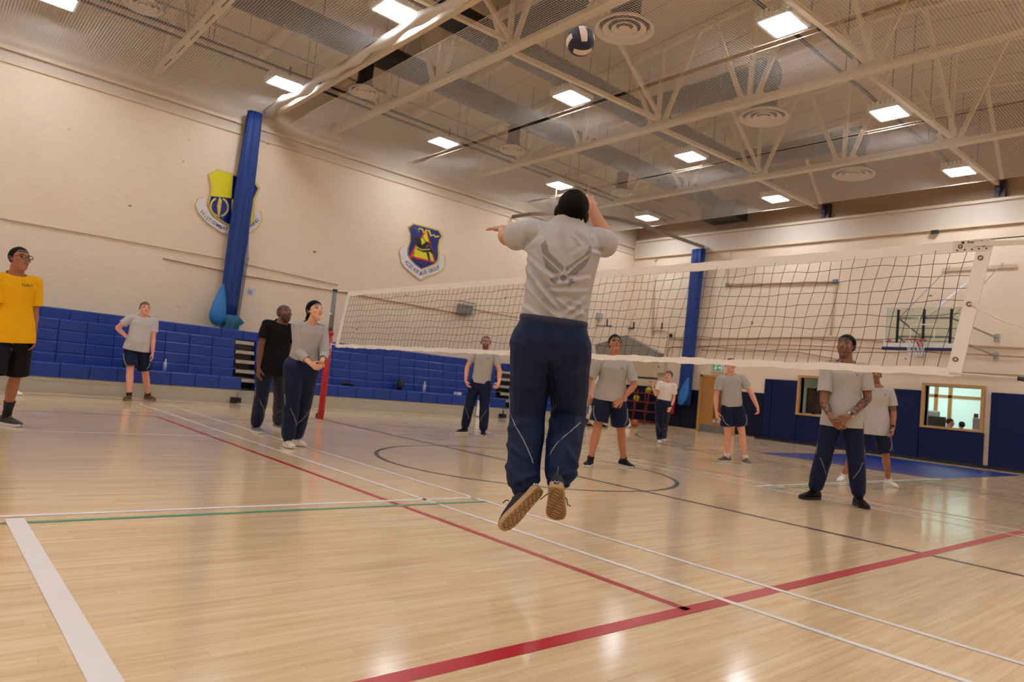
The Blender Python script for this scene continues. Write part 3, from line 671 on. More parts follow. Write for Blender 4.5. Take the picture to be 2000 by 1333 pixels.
# ---- shields on the left wall
M_GOLD = mat('gold_edge', (214, 196, 96), 0.5); M_YEL = mat('shield_yellow', (226, 214, 20), 0.4, noise=0.03); M_ULTRA = mat('shield_blue', (10, 24, 118), 0.22, noise=0.05)
M_SCR = mat('scroll_white', (226, 220, 222), 0.4, noise=0.02); M_INK = mat('scroll_ink', (44, 48, 116), 0.5); M_FIRE = mat('flame_red', (212, 24, 40), 0.3); M_BLK2 = mat('charcoal_paint', (24, 20, 22), 0.3)
def wall_poly(px, ox, oy, s, x): return [on(ox+a/s, oy+b/s, 0, x) for a, b in px]
def plate_on_wall(mb, pts, ox, oy, s, x0, x1, mi=0):
    P = wall_poly(pts, ox, oy, s, x0)
    P = [np.array((x0, q[1], q[2])) for q in P]; mb.prism(P, (x1-x0, 0, 0), mi); return mb
def ribbon(pts, wd):
    P = np.array(pts, float); T = np.zeros_like(P); T[1:-1] = P[2:]-P[:-2]; T[0] = P[1]-P[0]; T[-1] = P[-1]-P[-2]
    T /= np.linalg.norm(T, axis=1, keepdims=True); Nn = np.stack([-T[:, 1], T[:, 0]], 1)*wd/2
    return [[tuple(a) for a in (P[i]+Nn[i], P[i+1]+Nn[i+1], P[i+1]-Nn[i+1], P[i]-Nn[i])] for i in range(len(P)-1)]
def curved_text(mb, txt, path, size, ox, oy, s, x):
    P = np.array(path, float); L = np.r_[0, np.cumsum(np.linalg.norm(np.diff(P, axis=0), axis=1))]
    ws = [1.0 if c == 'W' or c == 'M' else 0.45 if c in 'I ' else 0.78 for c in txt]; tot = sum(ws); u = 0
    for c, wch in zip(txt, ws):
        d = (u+wch/2)/tot*L[-1]; u += wch
        if c == ' ': continue
        i = min(len(L)-2, np.searchsorted(L, d)-1); i = max(i, 0); t = (d-L[i])/(L[i+1]-L[i]); p0 = P[i]+(P[i+1]-P[i])*t
        e = (P[min(i+2, len(P)-1)]-P[max(i-1, 0)]); e /= np.linalg.norm(e); nrm = np.array([e[1], -e[0]])
        V, F = text_mesh(c, 1.0, bold=0.02); k = L[-1]/tot*1.25
        W = [p0+e*q[0]*k+nrm*q[1]*size*1.3 for q in V]
        Q = [on(ox+a/s, oy+b/s, 0, x) for a, b in W]; mb.add(Q, [tuple(f) for f in F])
def shield(label, ox, oy, s, outline, blue, scroll, draw, text, tpath, tsize, base):
    c = on(ox+base[0]/s, oy+base[1]/s, 0, XL+0.02); root = empty('wall_shield', tuple(c), label, 'emblem', 'painted unit shields')
    cen = np.mean(np.array(outline+scroll), 0)
    big = lambda pts, k: [tuple(cen+(np.array(q)-cen)*k) for q in pts]
    m = MB(); plate_on_wall(m, big(outline, 1.0), ox, oy, s, XL+0.004, XL+0.05); plate_on_wall(m, big(scroll, 1.035), ox, oy, s, XL+0.004, XL+0.035); m.build('gold_backing', M_GOLD, root, recalc=True)
    m = MB(); plate_on_wall(m, scroll, ox, oy, s, XL+0.035, XL+0.042); sc = m.build('scroll', M_SCR, root, recalc=True)
    m = MB(); curved_text(m, text, tpath, tsize, ox, oy, s, XL+0.0435); m.build('lettering', M_INK, sc)
    m = MB(); plate_on_wall(m, blue, ox, oy, s, XL+0.05, XL+0.056); fd = m.build('field', M_ULTRA, root, recalc=True)
    x = XL+0.056
    for nm, mt_, polys in draw:
        m = MB(); x += 0.0012
        for q in polys: plate_on_wall(m, q, ox, oy, s, x-0.004, x)
        m.build(nm, mt_, fd, recalc=True)
OUT2 = [(345, 215), (445, 150), (930, 275), (1000, 385), (945, 470), (925, 600), (930, 740), (920, 860), (860, 930), (740, 980), (605, 1020), (480, 930), (380, 830), (335, 740), (340, 620), (385, 480), (390, 340)]
BLU2 = [(375, 238), (458, 172), (915, 300), (972, 395), (925, 470), (903, 600), (908, 740), (895, 840), (845, 905), (725, 958), (605, 1000), (490, 915), (397, 812), (355, 735), (362, 625), (405, 480), (403, 340)]
SCR2 = [(195, 690), (225, 605), (290, 570), (322, 620), (333, 740), (380, 830), (480, 930), (605, 1022), (740, 982), (860, 932), (920, 862), (950, 770), (990, 738), (1025, 800), (1028, 925), (975, 1025), (865, 1092), (700, 1130), (580, 1205), (435, 1100), (285, 970), (222, 878), (215, 760)]
shield('shield with a black horse on blue, white scroll reading AIR BASE GROUP', 760, 420, 9.521, OUT2, BLU2, SCR2, [
    ('flame', M_FIRE, [[(690, 245), (745, 430), (860, 895), (372, 790), (480, 570), (600, 400)]]),
    ('flame_core', M_YEL, [[(690, 305), (722, 440), (832, 862), (425, 762), (512, 560), (632, 400)]]),
    ('ribbon', M_YEL, ribbon([(560, 320), (535, 285), (570, 250), (620, 270), (640, 330), (690, 290), (740, 290), (775, 390), (830, 370), (860, 410), (930, 395)], 26)),
    ('horse', M_BLK2, [[(412, 470), (440, 440), (500, 415), (560, 420), (600, 490), (606, 580), (560, 570), (510, 520), (480, 490), (430, 500)], [(500, 520), (606, 560), (700, 490), (755, 520), (790, 650), (760, 690), (640, 700), (520, 640)], [(720, 660), (790, 640), (860, 740), (835, 760)], [(690, 690), (740, 700), (770, 850), (735, 860)], *ribbon([(460, 690), (450, 790), (520, 840), (560, 890), (650, 880), (700, 890)], 16)]),
    ('harness', M_GOLD, ribbon([(500, 590), (600, 650), (760, 640)], 18)+ribbon([(690, 600), (740, 560)], 10)),
    ('lance', M_BLK2, ribbon([(470, 205), (560, 320), (860, 760)], 12)),
    ], '422D AIR BASE GROUP', [(285, 880), (340, 945), (420, 1015), (510, 1085), (590, 1135), (660, 1100), (760, 1075), (860, 1040), (950, 990)], 75, (600, 700))
OUT1 = [(168, 78), (232, 40), (500, 112), (545, 178), (508, 255), (500, 340), (502, 420), (450, 455), (380, 465), (300, 442), (205, 380), (165, 300), (190, 190), (186, 130)]
BLU1 = [(180, 85), (235, 52), (492, 122), (532, 178), (497, 255), (490, 340), (490, 412), (445, 443), (380, 453), (305, 430), (213, 370), (178, 300), (202, 190), (198, 130)]
SCR1 = [(84, 300), (105, 252), (148, 242), (158, 300), (200, 385), (295, 448), (380, 470), (450, 460), (504, 425), (515, 342), (545, 340), (558, 400), (528, 458), (462, 502), (380, 516), (272, 498), (172, 432), (104, 355)]
arc = lambda cx, cy, r, a0, a1: [(cx+r*math.cos(a), cy+r*math.sin(a)*1.08) for a in np.linspace(a0, a1, 14)]
shield('yellow and navy quartered shield half hidden by the blue curtain, white scroll', 360, 320, 3.7, OUT1, BLU1, SCR1, [
    ('quarter', M_YEL, [[(180, 85), (235, 52), (352, 84), (340, 250), (190, 232), (202, 190), (198, 130)], [(342, 255), (492, 292), (490, 412), (445, 443), (380, 453), (338, 440)]]),
    ('torch', M_GOLD, [[(236, 295), (268, 295), (252, 390), (246, 390)], [(240, 290), (246, 262), (256, 240), (270, 262), (270, 288), (256, 296)]]),
    ('laurel', M_GOLD, ribbon(arc(250, 312, 60, 0.55*PI, 1.38*PI), 12)+ribbon(arc(256, 314, 60, -0.38*PI, 0.45*PI), 12)),
    ('star', M_SCR, [[(492, 190), (498, 180), (506, 178), (500, 190), (502, 202)], [(482, 240), (490, 236), (488, 250), (480, 256)], *ribbon([(505, 165), (490, 230), (480, 275)], 5)])],
    '501ST COMBAT SUPPORT WING', [(112, 345), (150, 395), (200, 430), (260, 470), (330, 488), (400, 492), (455, 478), (500, 450), (540, 410)], 25, (330, 300))
# small things on the left wall
def wall_tube(px, axis, val, r, name, mt_, label, cat):
    P = [on(a, b, axis, val) for a, b in px]; m = MB(); m.tube(P, r, 6); return tag(m.build(name, mt_), label, cat)
M_PIPE = mat('painted_pipe', (200, 176, 146), 0.5)
wall_tube([(0, 427), (210, 464), (430, 505), (660, 557)], 0, XL+0.02, 0.012, 'wall_conduit', M_PIPE, 'upper thin painted conduit along the left wall below the yellow shield', 'conduit')
wall_tube([(318, 505), (490, 541), (700, 577), (893, 612)], 0, XL+0.02, 0.014, 'wall_conduit', mat('tan_pipe', (168, 134, 98), 0.5), 'lower tan conduit along the left wall ending at the caged unit', 'conduit')
wall_tube([(918, 603), (1000, 618), (1150, 640)], 0, XL+0.02, 0.014, 'wall_conduit', M_PIPE, 'painted conduit running right from the caged unit', 'conduit')
a = on(893, 592, 0, XL); root = empty('caged_unit', (XL, 7.33, 3.1), 'small grey caged box on the left wall behind the net', 'wall unit')
m = MB(); m.b2((XL+0.002, 7.08, 3.06), (XL+0.2, 7.56, 3.36)); m.build('body', mat('unit_grey', (150, 150, 146), 0.5), root, bevel=0.01)
m = MB()
for y in np.linspace(7.02, 7.64, 7): m.tube([(XL+0.005, y, 3.44), (XL+0.25, y, 3.44), (XL+0.25, y, 3.05), (XL+0.005, y, 3.02)], 0.007, 5)
for z in (3.05, 3.25, 3.44): m.tube([(XL+0.25, 7.02, z), (XL+0.25, 7.64, z)], 0.007, 5)
m.build('wire_cage', M_GREY, root)
m = MB(); m.b2((XL+0.002, 0.44, 2.57), (XL+0.008, 0.70, 2.78)); sg = tag(m.build('notice', mat('paper', (214, 212, 216), 0.6)), 'small white paper notice on the left wall, right of the blue curtain', 'notice')
m = MB(); m.b2((XL+0.008, 0.51, 2.61), (XL+0.010, 0.62, 2.73)); m.build('printed_block', mat('grey_print', (160, 164, 178), 0.6), sg)
m = MB(); m.b2((XL+0.002, 13.55, 3.74), (XL+0.1, 13.85, 4.0)); tag(m.build('junction_box', mat('box_grey', (176, 172, 176), 0.5)), 'small grey junction box high on the left wall near the far corner', 'box')

# ---- far end wall
def slab(name, x0, x1, z0, z1, th, mt_, label, cat, group=None, bev=0.015):
    m = MB(); m.b2((x0, YB-th, z0), (x1, YB-0.002, z1)); return tag(m.build(name, mt_, bevel=bev), label, cat, group)
G = 'navy wall pads'
slab('wall_pad', -5.85, -3.1, 0.05, 1.43, 0.06, M_NAVYDK, 'low dark navy wall pad behind the ball rack', 'wall pad', G)
slab('wall_pad', -3.08, -2.42, 0.05, 1.43, 0.06, M_NAVYDK, 'narrow low navy wall pad behind the end wall curtain', 'wall pad', G)
slab('wall_pad', -0.86, 0.08, 0.05, 1.5, 0.06, M_NAVYDK, 'low dark navy wall pad right of the oak doors', 'wall pad', G)
TP = [(0.10, 0.36, 0.05, 1.98, 'narrow upright navy wall pad, first of the tall ones from the doors'), (0.37, 1.24, 0.05, 1.98, 'tall navy wall pad left of the smaller office window'), (1.25, 2.14, 0.05, 0.92, 'short navy wall pad under the smaller office window'),
      (2.15, 3.45, 0.05, 1.95, 'tall navy wall pad right of the smaller office window'), (3.46, 4.76, 0.05, 1.92, 'tall navy wall pad left of the larger office window'), (4.77, 6.30, 0.05, 0.90, 'short navy wall pad under the larger office window'), (6.42, 7.55, 0.05, 1.98, 'tall navy wall pad right of the larger office window')]
for x0, x1, z0, z1, lb in TP: slab('wall_pad', x0, x1, z0, z1, 0.09, M_NAVYPAD, lb, 'wall pad', G, 0.02)
# oak double door
m = MB()
m.b2((-2.40, YB-0.05, 0), (-2.30, YB-0.002, 1.99)); m.b2((-0.96, YB-0.05, 0), (-0.88, YB-0.002, 1.99)); m.b2((-2.40, YB-0.05, 1.93), (-0.88, YB-0.002, 2.0))
dr = m.build('door_1', M_OAKF, kind='structure')
for i, (a, b) in enumerate(((-2.29, -1.64), (-1.62, -0.97))):
    m = MB(); m.b2((a, YB-0.035, 0.01), (b, YB-0.004, 1.92)); lf = m.build('door_leaf', M_OAK, dr, bevel=0.004)
    m = MB(); m.b2((a+0.02, YB-0.04, 0.02), (b-0.02, YB-0.035, 0.26)); m.build('kick_plate', mat('brushed_plate', (128, 128, 136), 0.4, metal=0.4), lf)
    m = MB(); m.b2((b-0.13 if i == 0 else a+0.03, YB-0.041, 0.36), (b-0.01 if i == 0 else a+0.15, YB-0.036, 0.45)); m.build('label_plate', mat('pale_plate', (160, 190, 214), 0.5), lf)
    m = MB(); m.b2((b-0.13 if i == 0 else a+0.03, YB-0.038, 0.5), (b-0.03 if i == 0 else a+0.13, YB-0.034, 1.6)); m.build('vision_panel', mat('door_glass', (112, 78, 40), 0.2), lf)
root = empty('exit_sign', (-1.7, YB, 2.12), 'lit green and white running man exit sign above the oak doors', 'exit sign')
m = MB(); m.b2((-1.98, YB-0.06, 2.09), (-1.44, YB-0.002, 2.44)); m.build('housing', mat('sign_box', (208, 198, 176), 0.5), root, bevel=0.01)
m = MB(); m.b2((-1.90, YB-0.066, 2.15), (-1.52, YB-0.06, 2.38)); pn = m.build('panel', mat('exit_green', (96, 160, 128), 0.4, emit=(96, 170, 130), estr=0.15), root)
m = MB(); yy = YB-0.067
def flat(pts): m.prism([(a, yy, b) for a, b in pts], (0, -0.002, 0))
flat([(-1.79, 2.335), (-1.765, 2.335), (-1.765, 2.36), (-1.79, 2.36)]); flat([(-1.81, 2.26), (-1.77, 2.25), (-1.755, 2.33), (-1.79, 2.33)]); flat([(-1.81, 2.26), (-1.85, 2.19), (-1.83, 2.18), (-1.785, 2.255)]); flat([(-1.775, 2.26), (-1.74, 2.22), (-1.75, 2.18), (-1.77, 2.18), (-1.765, 2.215), (-1.80, 2.25)])
flat([(-1.70, 2.25), (-1.64, 2.25), (-1.64, 2.22), (-1.59, 2.27), (-1.64, 2.32), (-1.64, 2.29), (-1.70, 2.29)]); flat([(-1.575, 2.17), (-1.54, 2.17), (-1.54, 2.36), (-1.575, 2.36)])
m.build('pictogram', mat('exit_white', (230, 240, 232), 0.5, emit=(230, 245, 235), estr=0.2), pn, recalc=True)
# corner hood and cupboard panel, electrical cabinet, brackets, camera
ch = on(1222, 655, 1, 13.0); L0 = on(1162, 674, 1, 13.0); R0 = on(1287, 690, 1, 13.0); Lb = on(1165, 692, 1, 13.0); Rb = on(1281, 699, 1, 13.0)
root = empty('corner_canopy', (XL, 13.15, Rb[2]), 'grey gabled canopy over a beige shutter in the far corner, behind the net', 'canopy')
pl = [L0, ch, R0, Rb, Lb]
m = MB(); m.prism([(max(q[0], XL+0.004), 13.0, q[2]) for q in pl], (0, 0.32, 0)); m.build('gable_hood', mat('hood_grey', (140, 132, 122), 0.5, noise=0.1, scale=3), root, recalc=True)
m = MB(); m.b2((XL+0.004, 13.08, 1.68), (Rb[0]-0.08, 13.26, Rb[2]-0.1)); m.build('shutter', mat('beige_shutter', (196, 176, 148), 0.5), root)
m = MB(); m.b2((XL+0.004, 13.04, Rb[2]-0.1), (Rb[0]-0.03, 13.28, Rb[2]-0.002)); m.b2((XL+0.004, 13.06, 1.62), (Rb[0]-0.06, 13.28, 1.68)); m.build('shutter_rail', M_DGREY, root)
root = empty('electrical_cabinet', (-4.1, YB, 1.97), 'white electrical cabinet with warning sticker beside the waving woman', 'cabinet')
m = MB(); m.b2((-4.36, YB-0.2, 1.95), (-3.88, YB-0.002, 2.58)); m.build('body', mat('cabinet_white', (214, 202, 180), 0.5), root, bevel=0.012)
m = MB(); m.prism([(-4.2, YB-0.203, 2.22), (-4.08, YB-0.203, 2.22), (-4.14, YB-0.203, 2.33)], (0, 0.004, 0)); m.build('warning_sticker', mat('warning_yellow', (220, 190, 50), 0.5), root)
m = MB(); m.b2((-4.2, YB-0.203, 2.15), (-4.08, YB-0.199, 2.20)); m.build('label', mat('sticker_blue', (50, 60, 110), 0.5), root)
wall_tube([(1302, 697), (1306, 650), (1300, 645), (1276, 645)], 1, YB-0.05, 0.03, 'trunking', M_TRIM, 'cream cable trunking bent above the electrical cabinet', 'trunking')
wall_tube([(1303, 728), (1304, 742), (1303, 752)], 1, YB-0.03, 0.02, 'cable', M_GREY, 'short grey cable below the electrical cabinet', 'cable')
wall_tube([(1278, 508), (1277, 560), (1274, 655)], 1, YB-0.055, 0.04, 'trunking', M_TRIM, 'tall cream vertical trunking on the end wall left of the curtain', 'trunking')
for i, (px, py, s) in enumerate(((1185, 635, 1), (1237, 640, -1), (1292, 642, -1))):
    p = on(px, py, 1, 13.6 if i == 0 else YB-0.05); m = MB(); x, y, z = p
    m.b2((x-0.02, y-0.01, z-0.05), (x+0.02, y+0.03, z+0.22)); m.b2((min(x, x+s*0.26), y-0.01, z-0.06), (max(x, x+s*0.26), y+0.03, z-0.02))
    if i == 0: m.b2((XL+0.002, y, z-0.05), (x+0.02, y+0.02, z-0.02))
    else: m.b2((x-0.02, y+0.02, z), (x+0.02, YB-0.002, z+0.03))
    tag(m.build('angle_bracket', M_BLACK), 'black L shaped bracket in the far corner, %s' % ['leftmost, pointing right', 'over the gabled canopy', 'beside the security camera'][i], 'bracket', 'black corner brackets')
root = empty('security_camera', (-3.78, YB, 3.3), 'small round white security camera on the end wall', 'camera')
m = MB(); m.b2((-3.87, YB-0.06, 3.25), (-3.66, YB-0.002, 3.52)); m.build('mount', M_TRIM, root, bevel=0.02)
m = MB(); m.ellipsoid((-3.78, YB-0.08, 3.38), (0.075, 0.06, 0.075)); m.build('lens_dome', M_BLACK, root)
# pipes on the end wall
M_PINK = mat('copper_pipe', (176, 118, 96), 0.5); M_TANP = mat('cream_pipe', (206, 184, 158), 0.5)
wall_tube([(1418, 556), (1631, 551)], 1, YB-0.05, 0.035, 'wall_pipe', M_TANP, 'horizontal cream pipe high on the end wall', 'pipe')
wall_tube([(1631, 551), (1627, 600), (1622, 655)], 1, YB-0.05, 0.02, 'wall_pipe', M_TANP, 'vertical cream pipe dropping from the high pipe end', 'pipe')
wall_tube([(1420, 556), (1427, 500), (1430, 455)], 1, YB-0.03, 0.014, 'wall_pipe', M_TANP, 'thin vertical pipe rising to the bulkhead from the high pipe', 'pipe')
for (px, py) in ((1421, 557), (1631, 550)):
    p = on(px, py, 1, YB-0.06); m = MB(); m.b2((p[0]-0.06, YB-0.1, p[2]-0.06), (p[0]+0.06, YB-0.002, p[2]+0.06)); tag(m.build('pipe_box', M_GREY), 'small grey box at the %s end of the high wall pipe' % ('left' if px < 1500 else 'right'), 'box', 'pipe end boxes')
wall_tube([(1310, 662), (1370, 662), (1620, 658), (1740, 667), (2000, 680)], 1, YB-0.04, 0.03, 'wall_pipe', M_TANP, 'cream pipe along the end wall, highest of the long ones', 'pipe')
wall_tube([(1303, 695), (1303, 688), (1312, 678), (1500, 673), (1700, 680), (2000, 698)], 1, YB-0.04, 0.015, 'wall_pipe', M_PINK, 'thin copper coloured pipe curving along the end wall', 'pipe')
wall_tube([(1370, 684), (1560, 688), (1730, 720), (2000, 734)], 1, YB-0.04, 0.02, 'wall_pipe', mat('tan_pipe2', (176, 150, 124), 0.5), 'tan pipe along the end wall, lowest, above the office windows', 'pipe')
m = MB(); m.b2((4.80, YB-0.16, 6.32), (4.98, YB-0.1, 6.42)); tag(m.build('beam_sensor', M_DGREY), 'small dark sensor box under the end wall bulkhead', 'sensor')
# fire extinguisher
p = on(1316, 805, 1, YB-0.1); root = empty('fire_extinguisher', (-3.38, YB-0.12, 0.5), 'red fire extinguisher on the navy pad behind the waving woman', 'fire extinguisher')
m = MB(); m.lathe([(0, 0), (0.08, 0.0), (0.085, 0.03), (0.085, 0.40), (0.06, 0.46), (0.03, 0.48), (0, 0.48)], (-3.38, YB-0.16, 0.5), n=18); m.build('cylinder', M_RED, root)
m = MB(); m.b2((-3.41, YB-0.19, 0.98), (-3.35, YB-0.13, 1.05)); m.tube([(-3.35, YB-0.16, 1.03), (-3.26, YB-0.17, 0.98), (-3.26, YB-0.17, 0.7)], 0.012, 6); m.build('hose', M_BLACK, root)
m = MB(); m.b2((-3.42, YB-0.248, 0.68), (-3.34, YB-0.244, 0.80)); m.build('label', M_WHITE, root)
# ball rack with balls
root = empty('ball_rack', (-4.55, 14.85, 0), 'red metal ball rack by the far wall behind the waving woman', 'ball rack')
M_RR = mat('red_frame', (128, 26, 36), 0.5)
for i, x in enumerate((-5.08, -4.56, -4.02)):
    m = MB(); m.tube([(x, 14.55, 0), (x, 14.75, 1.28)], 0.02, 6); m.tube([(x, 15.3, 0), (x, 15.2, 1.28)], 0.02, 6); m.build('upright', M_RR, root)
SH = (0.12, 0.48, 0.82, 1.15)
for z in SH:
    m = MB(); yo = 14.55+0.16*z; m.tube([(-5.08, yo, z), (-4.02, yo, z)], 0.02, 6); m.tube([(-5.08, 15.2, z), (-4.02, 15.2, z)], 0.02, 6); m.tube([(-5.08, (yo+15.2)/2, z-0.02), (-4.02, (yo+15.2)/2, z-0.02)], 0.012, 6); m.build('shelf_rail', M_RR, root)
def ball(p, r, m1, m2, label, name='ball'):
    root = MB(); root.ellipsoid(p, (r, r, r), n=24, k=16)
    for ax in ((1, 0.2, 0.1), (0.1, 1, 0.3), (0.2, -0.5, 1)):
        A = np.array(ax)/np.linalg.norm(ax); x = np.cross(A, (0.3, 0.5, 0.8)); x /= np.linalg.norm(x); y = np.cross(A, x)
        root.tube([np.array(p)+(r*1.0)*(math.cos(t)*x+math.sin(t)*y) for t in np.linspace(0, 2*PI, 28)[:-1]], r*0.05, 5, 1, closed=True)
    return tag(root.build(name, [m1, m2], loc=(p[0], p[1], p[2]-r)), label, 'ball', 'balls at the rack')
M_YB = mat('yellow_ball', (206, 196, 40), 0.5, noise=0.3, scale=14); M_OB = mat('orange_ball', (176, 84, 40), 0.6)
q = on(1263, 764, 1, 14.9); ball((-4.22, 14.95, SH[3]+0.12), 0.115, M_YB, M_BLACK, 'yellow and black ball on the top shelf of the red rack')
ball((-4.72, 14.9, SH[2]+0.12), 0.115, M_YB, M_BLACK, 'yellow and black ball on the second shelf of the red rack')
p = on(1239, 835, 2, 0.0); ball((p[0], p[1], 0.125), 0.12, M_OB, mat('ball_seam', (70, 34, 20), 0.6), 'orange basketball on the floor in front of the red rack', 'basketball')
p = on(1225, 836, 2, 0.0); m = MB(); m.ellipsoid((p[0], p[1], 0.11), (0.1, 0.1, 0.11)); m.ellipsoid((p[0]+.02, p[1], 0.24), (0.05, 0.05, 0.06)); tag(m.build('plastic_bag', M_WHITE, loc=(p[0], p[1], 0)), 'small white bag on the floor left of the orange basketball', 'bag')

# ---- basketball goal on the end wall
YBB = 13.37
A, B_, Cc, D = [on(px, py, 1, YBB) for px, py in ((1730, 601), (1882, 600), (1881, 684), (1719, 684))]
x0, x1 = A[0], A[0]+1.82; z1 = A[2]; z0 = z1-1.05
root = empty('basketball_goal', ((x0+x1)/2, YB, z0), 'glass basketball backboard with orange rim on the end wall', 'basketball goal')
m = MB(); m.b2((x0, YBB-0.006, z0), (x1, YBB+0.006, z1)); bd = m.build('backboard', glass_mat('backboard_glass', (0.86, 0.91, 0.87), 1.12), root)
m = MB(); e = 0.04
m.b2((x0, YBB-0.010, z0), (x0+e, YBB+0.012, z1)); m.b2((x1-e, YBB-0.010, z0), (x1, YBB+0.012, z1)); m.b2((x0, YBB-0.010, z1-0.02), (x1, YBB+0.012, z1)); m.b2((x0, YBB-0.012, z0), (x1, YBB+0.012, z0+0.12)); m.build('white_border', M_WHITE, bd)
xc = (x0+x1)/2
m = MB()
for (a, b, c, d_) in ((xc-0.29, z0+0.16, xc+0.29, z0+0.19), (xc-0.29, z0+0.58, xc+0.29, z0+0.61), (xc-0.29, z0+0.16, xc-0.26, z0+0.61), (xc+0.26, z0+0.16, xc+0.29, z0+0.61)): m.b2((a, YBB-0.009, b), (c, YBB-0.006, d_))
m.build('target_square', mat('square_white', (224, 220, 210), 0.5), bd)
m = MB(); m.b2((x0-0.03, YBB-0.03, z0-0.07), (x1+0.03, YBB+0.04, z0+0.01)); m.build('edge_padding', mat('navy_padding', (16, 28, 84), 0.5), root, bevel=0.01)
m = MB()
for x in (x0+0.3, xc, x1-0.3): m.b2((x-0.025, YBB+0.03, z0+0.08), (x+0.025, YBB+0.08, z1-0.06))
m.build('rear_frame', M_DGREY, root); M_ARM = mat('goal_arm_grey', (170, 166, 156), 0.5)
m = MB(); m.b2((x0+0.3, YBB+0.08, z1-0.30), (x1-0.3, YBB+0.13, z1-0.25)); m.build('cross_tube', M_ARM, root); m = MB(); m.b2((x0+0.3, YBB+0.08, z0+0.27), (x1-0.3, YBB+0.13, z0+0.32)); m.build('cross_tube', M_ARM, root)
for (xa, za) in ((x0+0.3, z1-0.28), (x1-0.3, z1-0.28), (x0+0.3, z0+0.29), (x1-0.3, z0+0.29)):
    m = MB(); xe = xa+(0.45 if xa > xc else -0.1); ze = za-0.25; m.tube([(xa, YBB+0.1, za), (xe, YB-0.02, ze)], 0.025, 8); m.b2((xe-0.06, YB-0.04, ze-0.1), (xe+0.06, YB-0.002, ze+0.1)); m.build('support_arm', M_ARM, root)
m = MB(); m.tube([(xc+0.02, YBB+0.1, z1-0.28), (xc+0.45, YB-0.03, z1+1.1)], 0.03, 8); m.build('support_strut', M_WHITE, root)
for xe in (x0+0.3, x1-0.3):
    m = MB(); m.tube([(xe, YBB+0.1, z1-0.28), (xe+0.5, YB-0.03, z1+1.45)], 0.012, 6); m.build('stay_rod', M_ARM, root)
m = MB(); m.b2((x0+.6, YB-0.05, z1+1.3), (x1+.5, YB-0.002, z1+1.4)); m.build('wall_rail', M_TANP, root)
rz = 3.05
m = MB(); m.tube([(xc+0.228*math.cos(a), YBB-0.385+0.228*math.sin(a), rz) for a in np.linspace(0, 2*PI, 33)[:-1]], 0.012, 8, closed=True); m.b2((xc-0.08, YBB-0.16, rz-0.02), (xc+0.08, YBB-0.008, rz+0.015)); m.prism([(xc-0.08, YBB-0.16, rz), (xc-0.08, YBB-0.01, rz), (xc-0.08, YBB-0.01, rz-0.14)], (0.16, 0, 0)); m.build('rim', mat('rim_orange', (190, 62, 40), 0.45), root)
m = MB()
for k in range(12):
    for sg in (1, -1):
        P = []
        for t in np.linspace(0, 1, 6):
            a = 2*PI*k/12+sg*t*1.05; r = 0.225*(1-t)+0.135*t+0.0*math.sin(t); P.append((xc+r*math.cos(a), YBB-0.385+r*math.sin(a), rz-0.02-0.40*t))
        m.tube(P, 0.006, 4, caps=False)
m.build('hoop_net', M_WHITE, root)
m = MB(); m.prism([(x0+0.10, YBB-0.0125, z0+0.14), (x0+0.19, YBB-0.0125, z0+0.14), (x0+0.19, YBB-0.0125, z0+0.2), (x0+0.10, YBB-0.0125, z0+0.2)], (0, 0.004, 0)); m.build('red_sticker', M_FIRE, bd)

# ---- office behind the two windows
def frame(i, W):
    x0, x1, z0, z1 = W; e = 0.075; m = MB()
    m.b2((x0-e, YB-0.11, z1), (x1+e, YB+0.2, z1+e)); m.b2((x0-e, YB-0.12, z0-0.06), (x1+e, YB+0.25, z0)); m.b2((x0-e, YB-0.11, z0), (x0, YB+0.2, z1)); m.b2((x1, YB-0.11, z0), (x1+e, YB+0.2, z1))
    f = m.build('window_%d' % i, M_OAKF, kind='structure')
    m = MB(); m.b2((x0, YB+0.10, z0), (x1, YB+0.106, z1)); m.build('pane', glass_mat('window_glass_%d' % i, (0.92, 0.95, 0.94)), f)
frame(1, WIN[0]); frame(2, WIN[1])
for nm, lo, hi in (('floor_office', (0.4, 15.8, -0.1), (8.2, 19.4, 0.0)), ('ceiling_office', (0.4, 15.8, 2.6), (8.2, 19.4, 2.7)), ('wall_office_left', (0.3, 15.8, 0), (0.4, 19.4, 2.6)), ('wall_office_right', (8.2, 15.8, 0), (8.3, 19.4, 2.6)), ('wall_office_back', (0.3, 19.4, 0), (8.3, 19.5, 2.6))):
    m = MB(); m.b2(lo, hi); m.build(nm, mat('office_wall', (206, 200, 184), 0.6), kind='structure')
lamp = empty('office_lamp', (4.2, 17.0, 2.5), 'ceiling light panel inside the office', 'office lamp')
m = MB(); m.b2((3.6, 16.6, 2.56), (5.4, 17.2, 2.598)); m.build('housing', M_WHITE, lamp); m = MB(); m.b2((3.65, 16.65, 2.54), (5.35, 17.15, 2.56)); m.build('diffuser', mat('office_light', (255, 255, 255), 0.5, noise=0, emit=(244, 255, 252), estr=14), lamp)
# inner glazed screen; its pane glows in place of a lit room behind
root = empty('glazed_screen', (4.6, 18.2, 0), 'timber framed glazed screen inside the office behind the larger window', 'screen')
m = MB()
for x in (2.9, 4.28, 4.66, 5.98): m.b2((x-0.05, 18.15, 0), (x+0.05, 18.25, 2.6))
m.b2((2.9, 18.15, 1.86), (6.0, 18.25, 1.95)); m.b2((2.9, 18.15, 0.75), (6.0, 18.25, 0.85)); m.build('timber_frame', M_OAK, root)
m = MB(); m.b2((2.95, 18.19, 0.85), (5.95, 18.21, 2.58)); m.build('glow_pane', mat('frosted_glow', (200, 228, 222), 0.4, noise=0, emit=(196, 226, 220), estr=0.62), root)
m = MB(); m.b2((6.05, 18.1, 0), (8.15, 18.3, 2.6)); tag(m.build('office_partition', mat('partition_cream', (186, 180, 160), 0.6)), 'cream partition inside the office right of the glazed screen', 'partition')
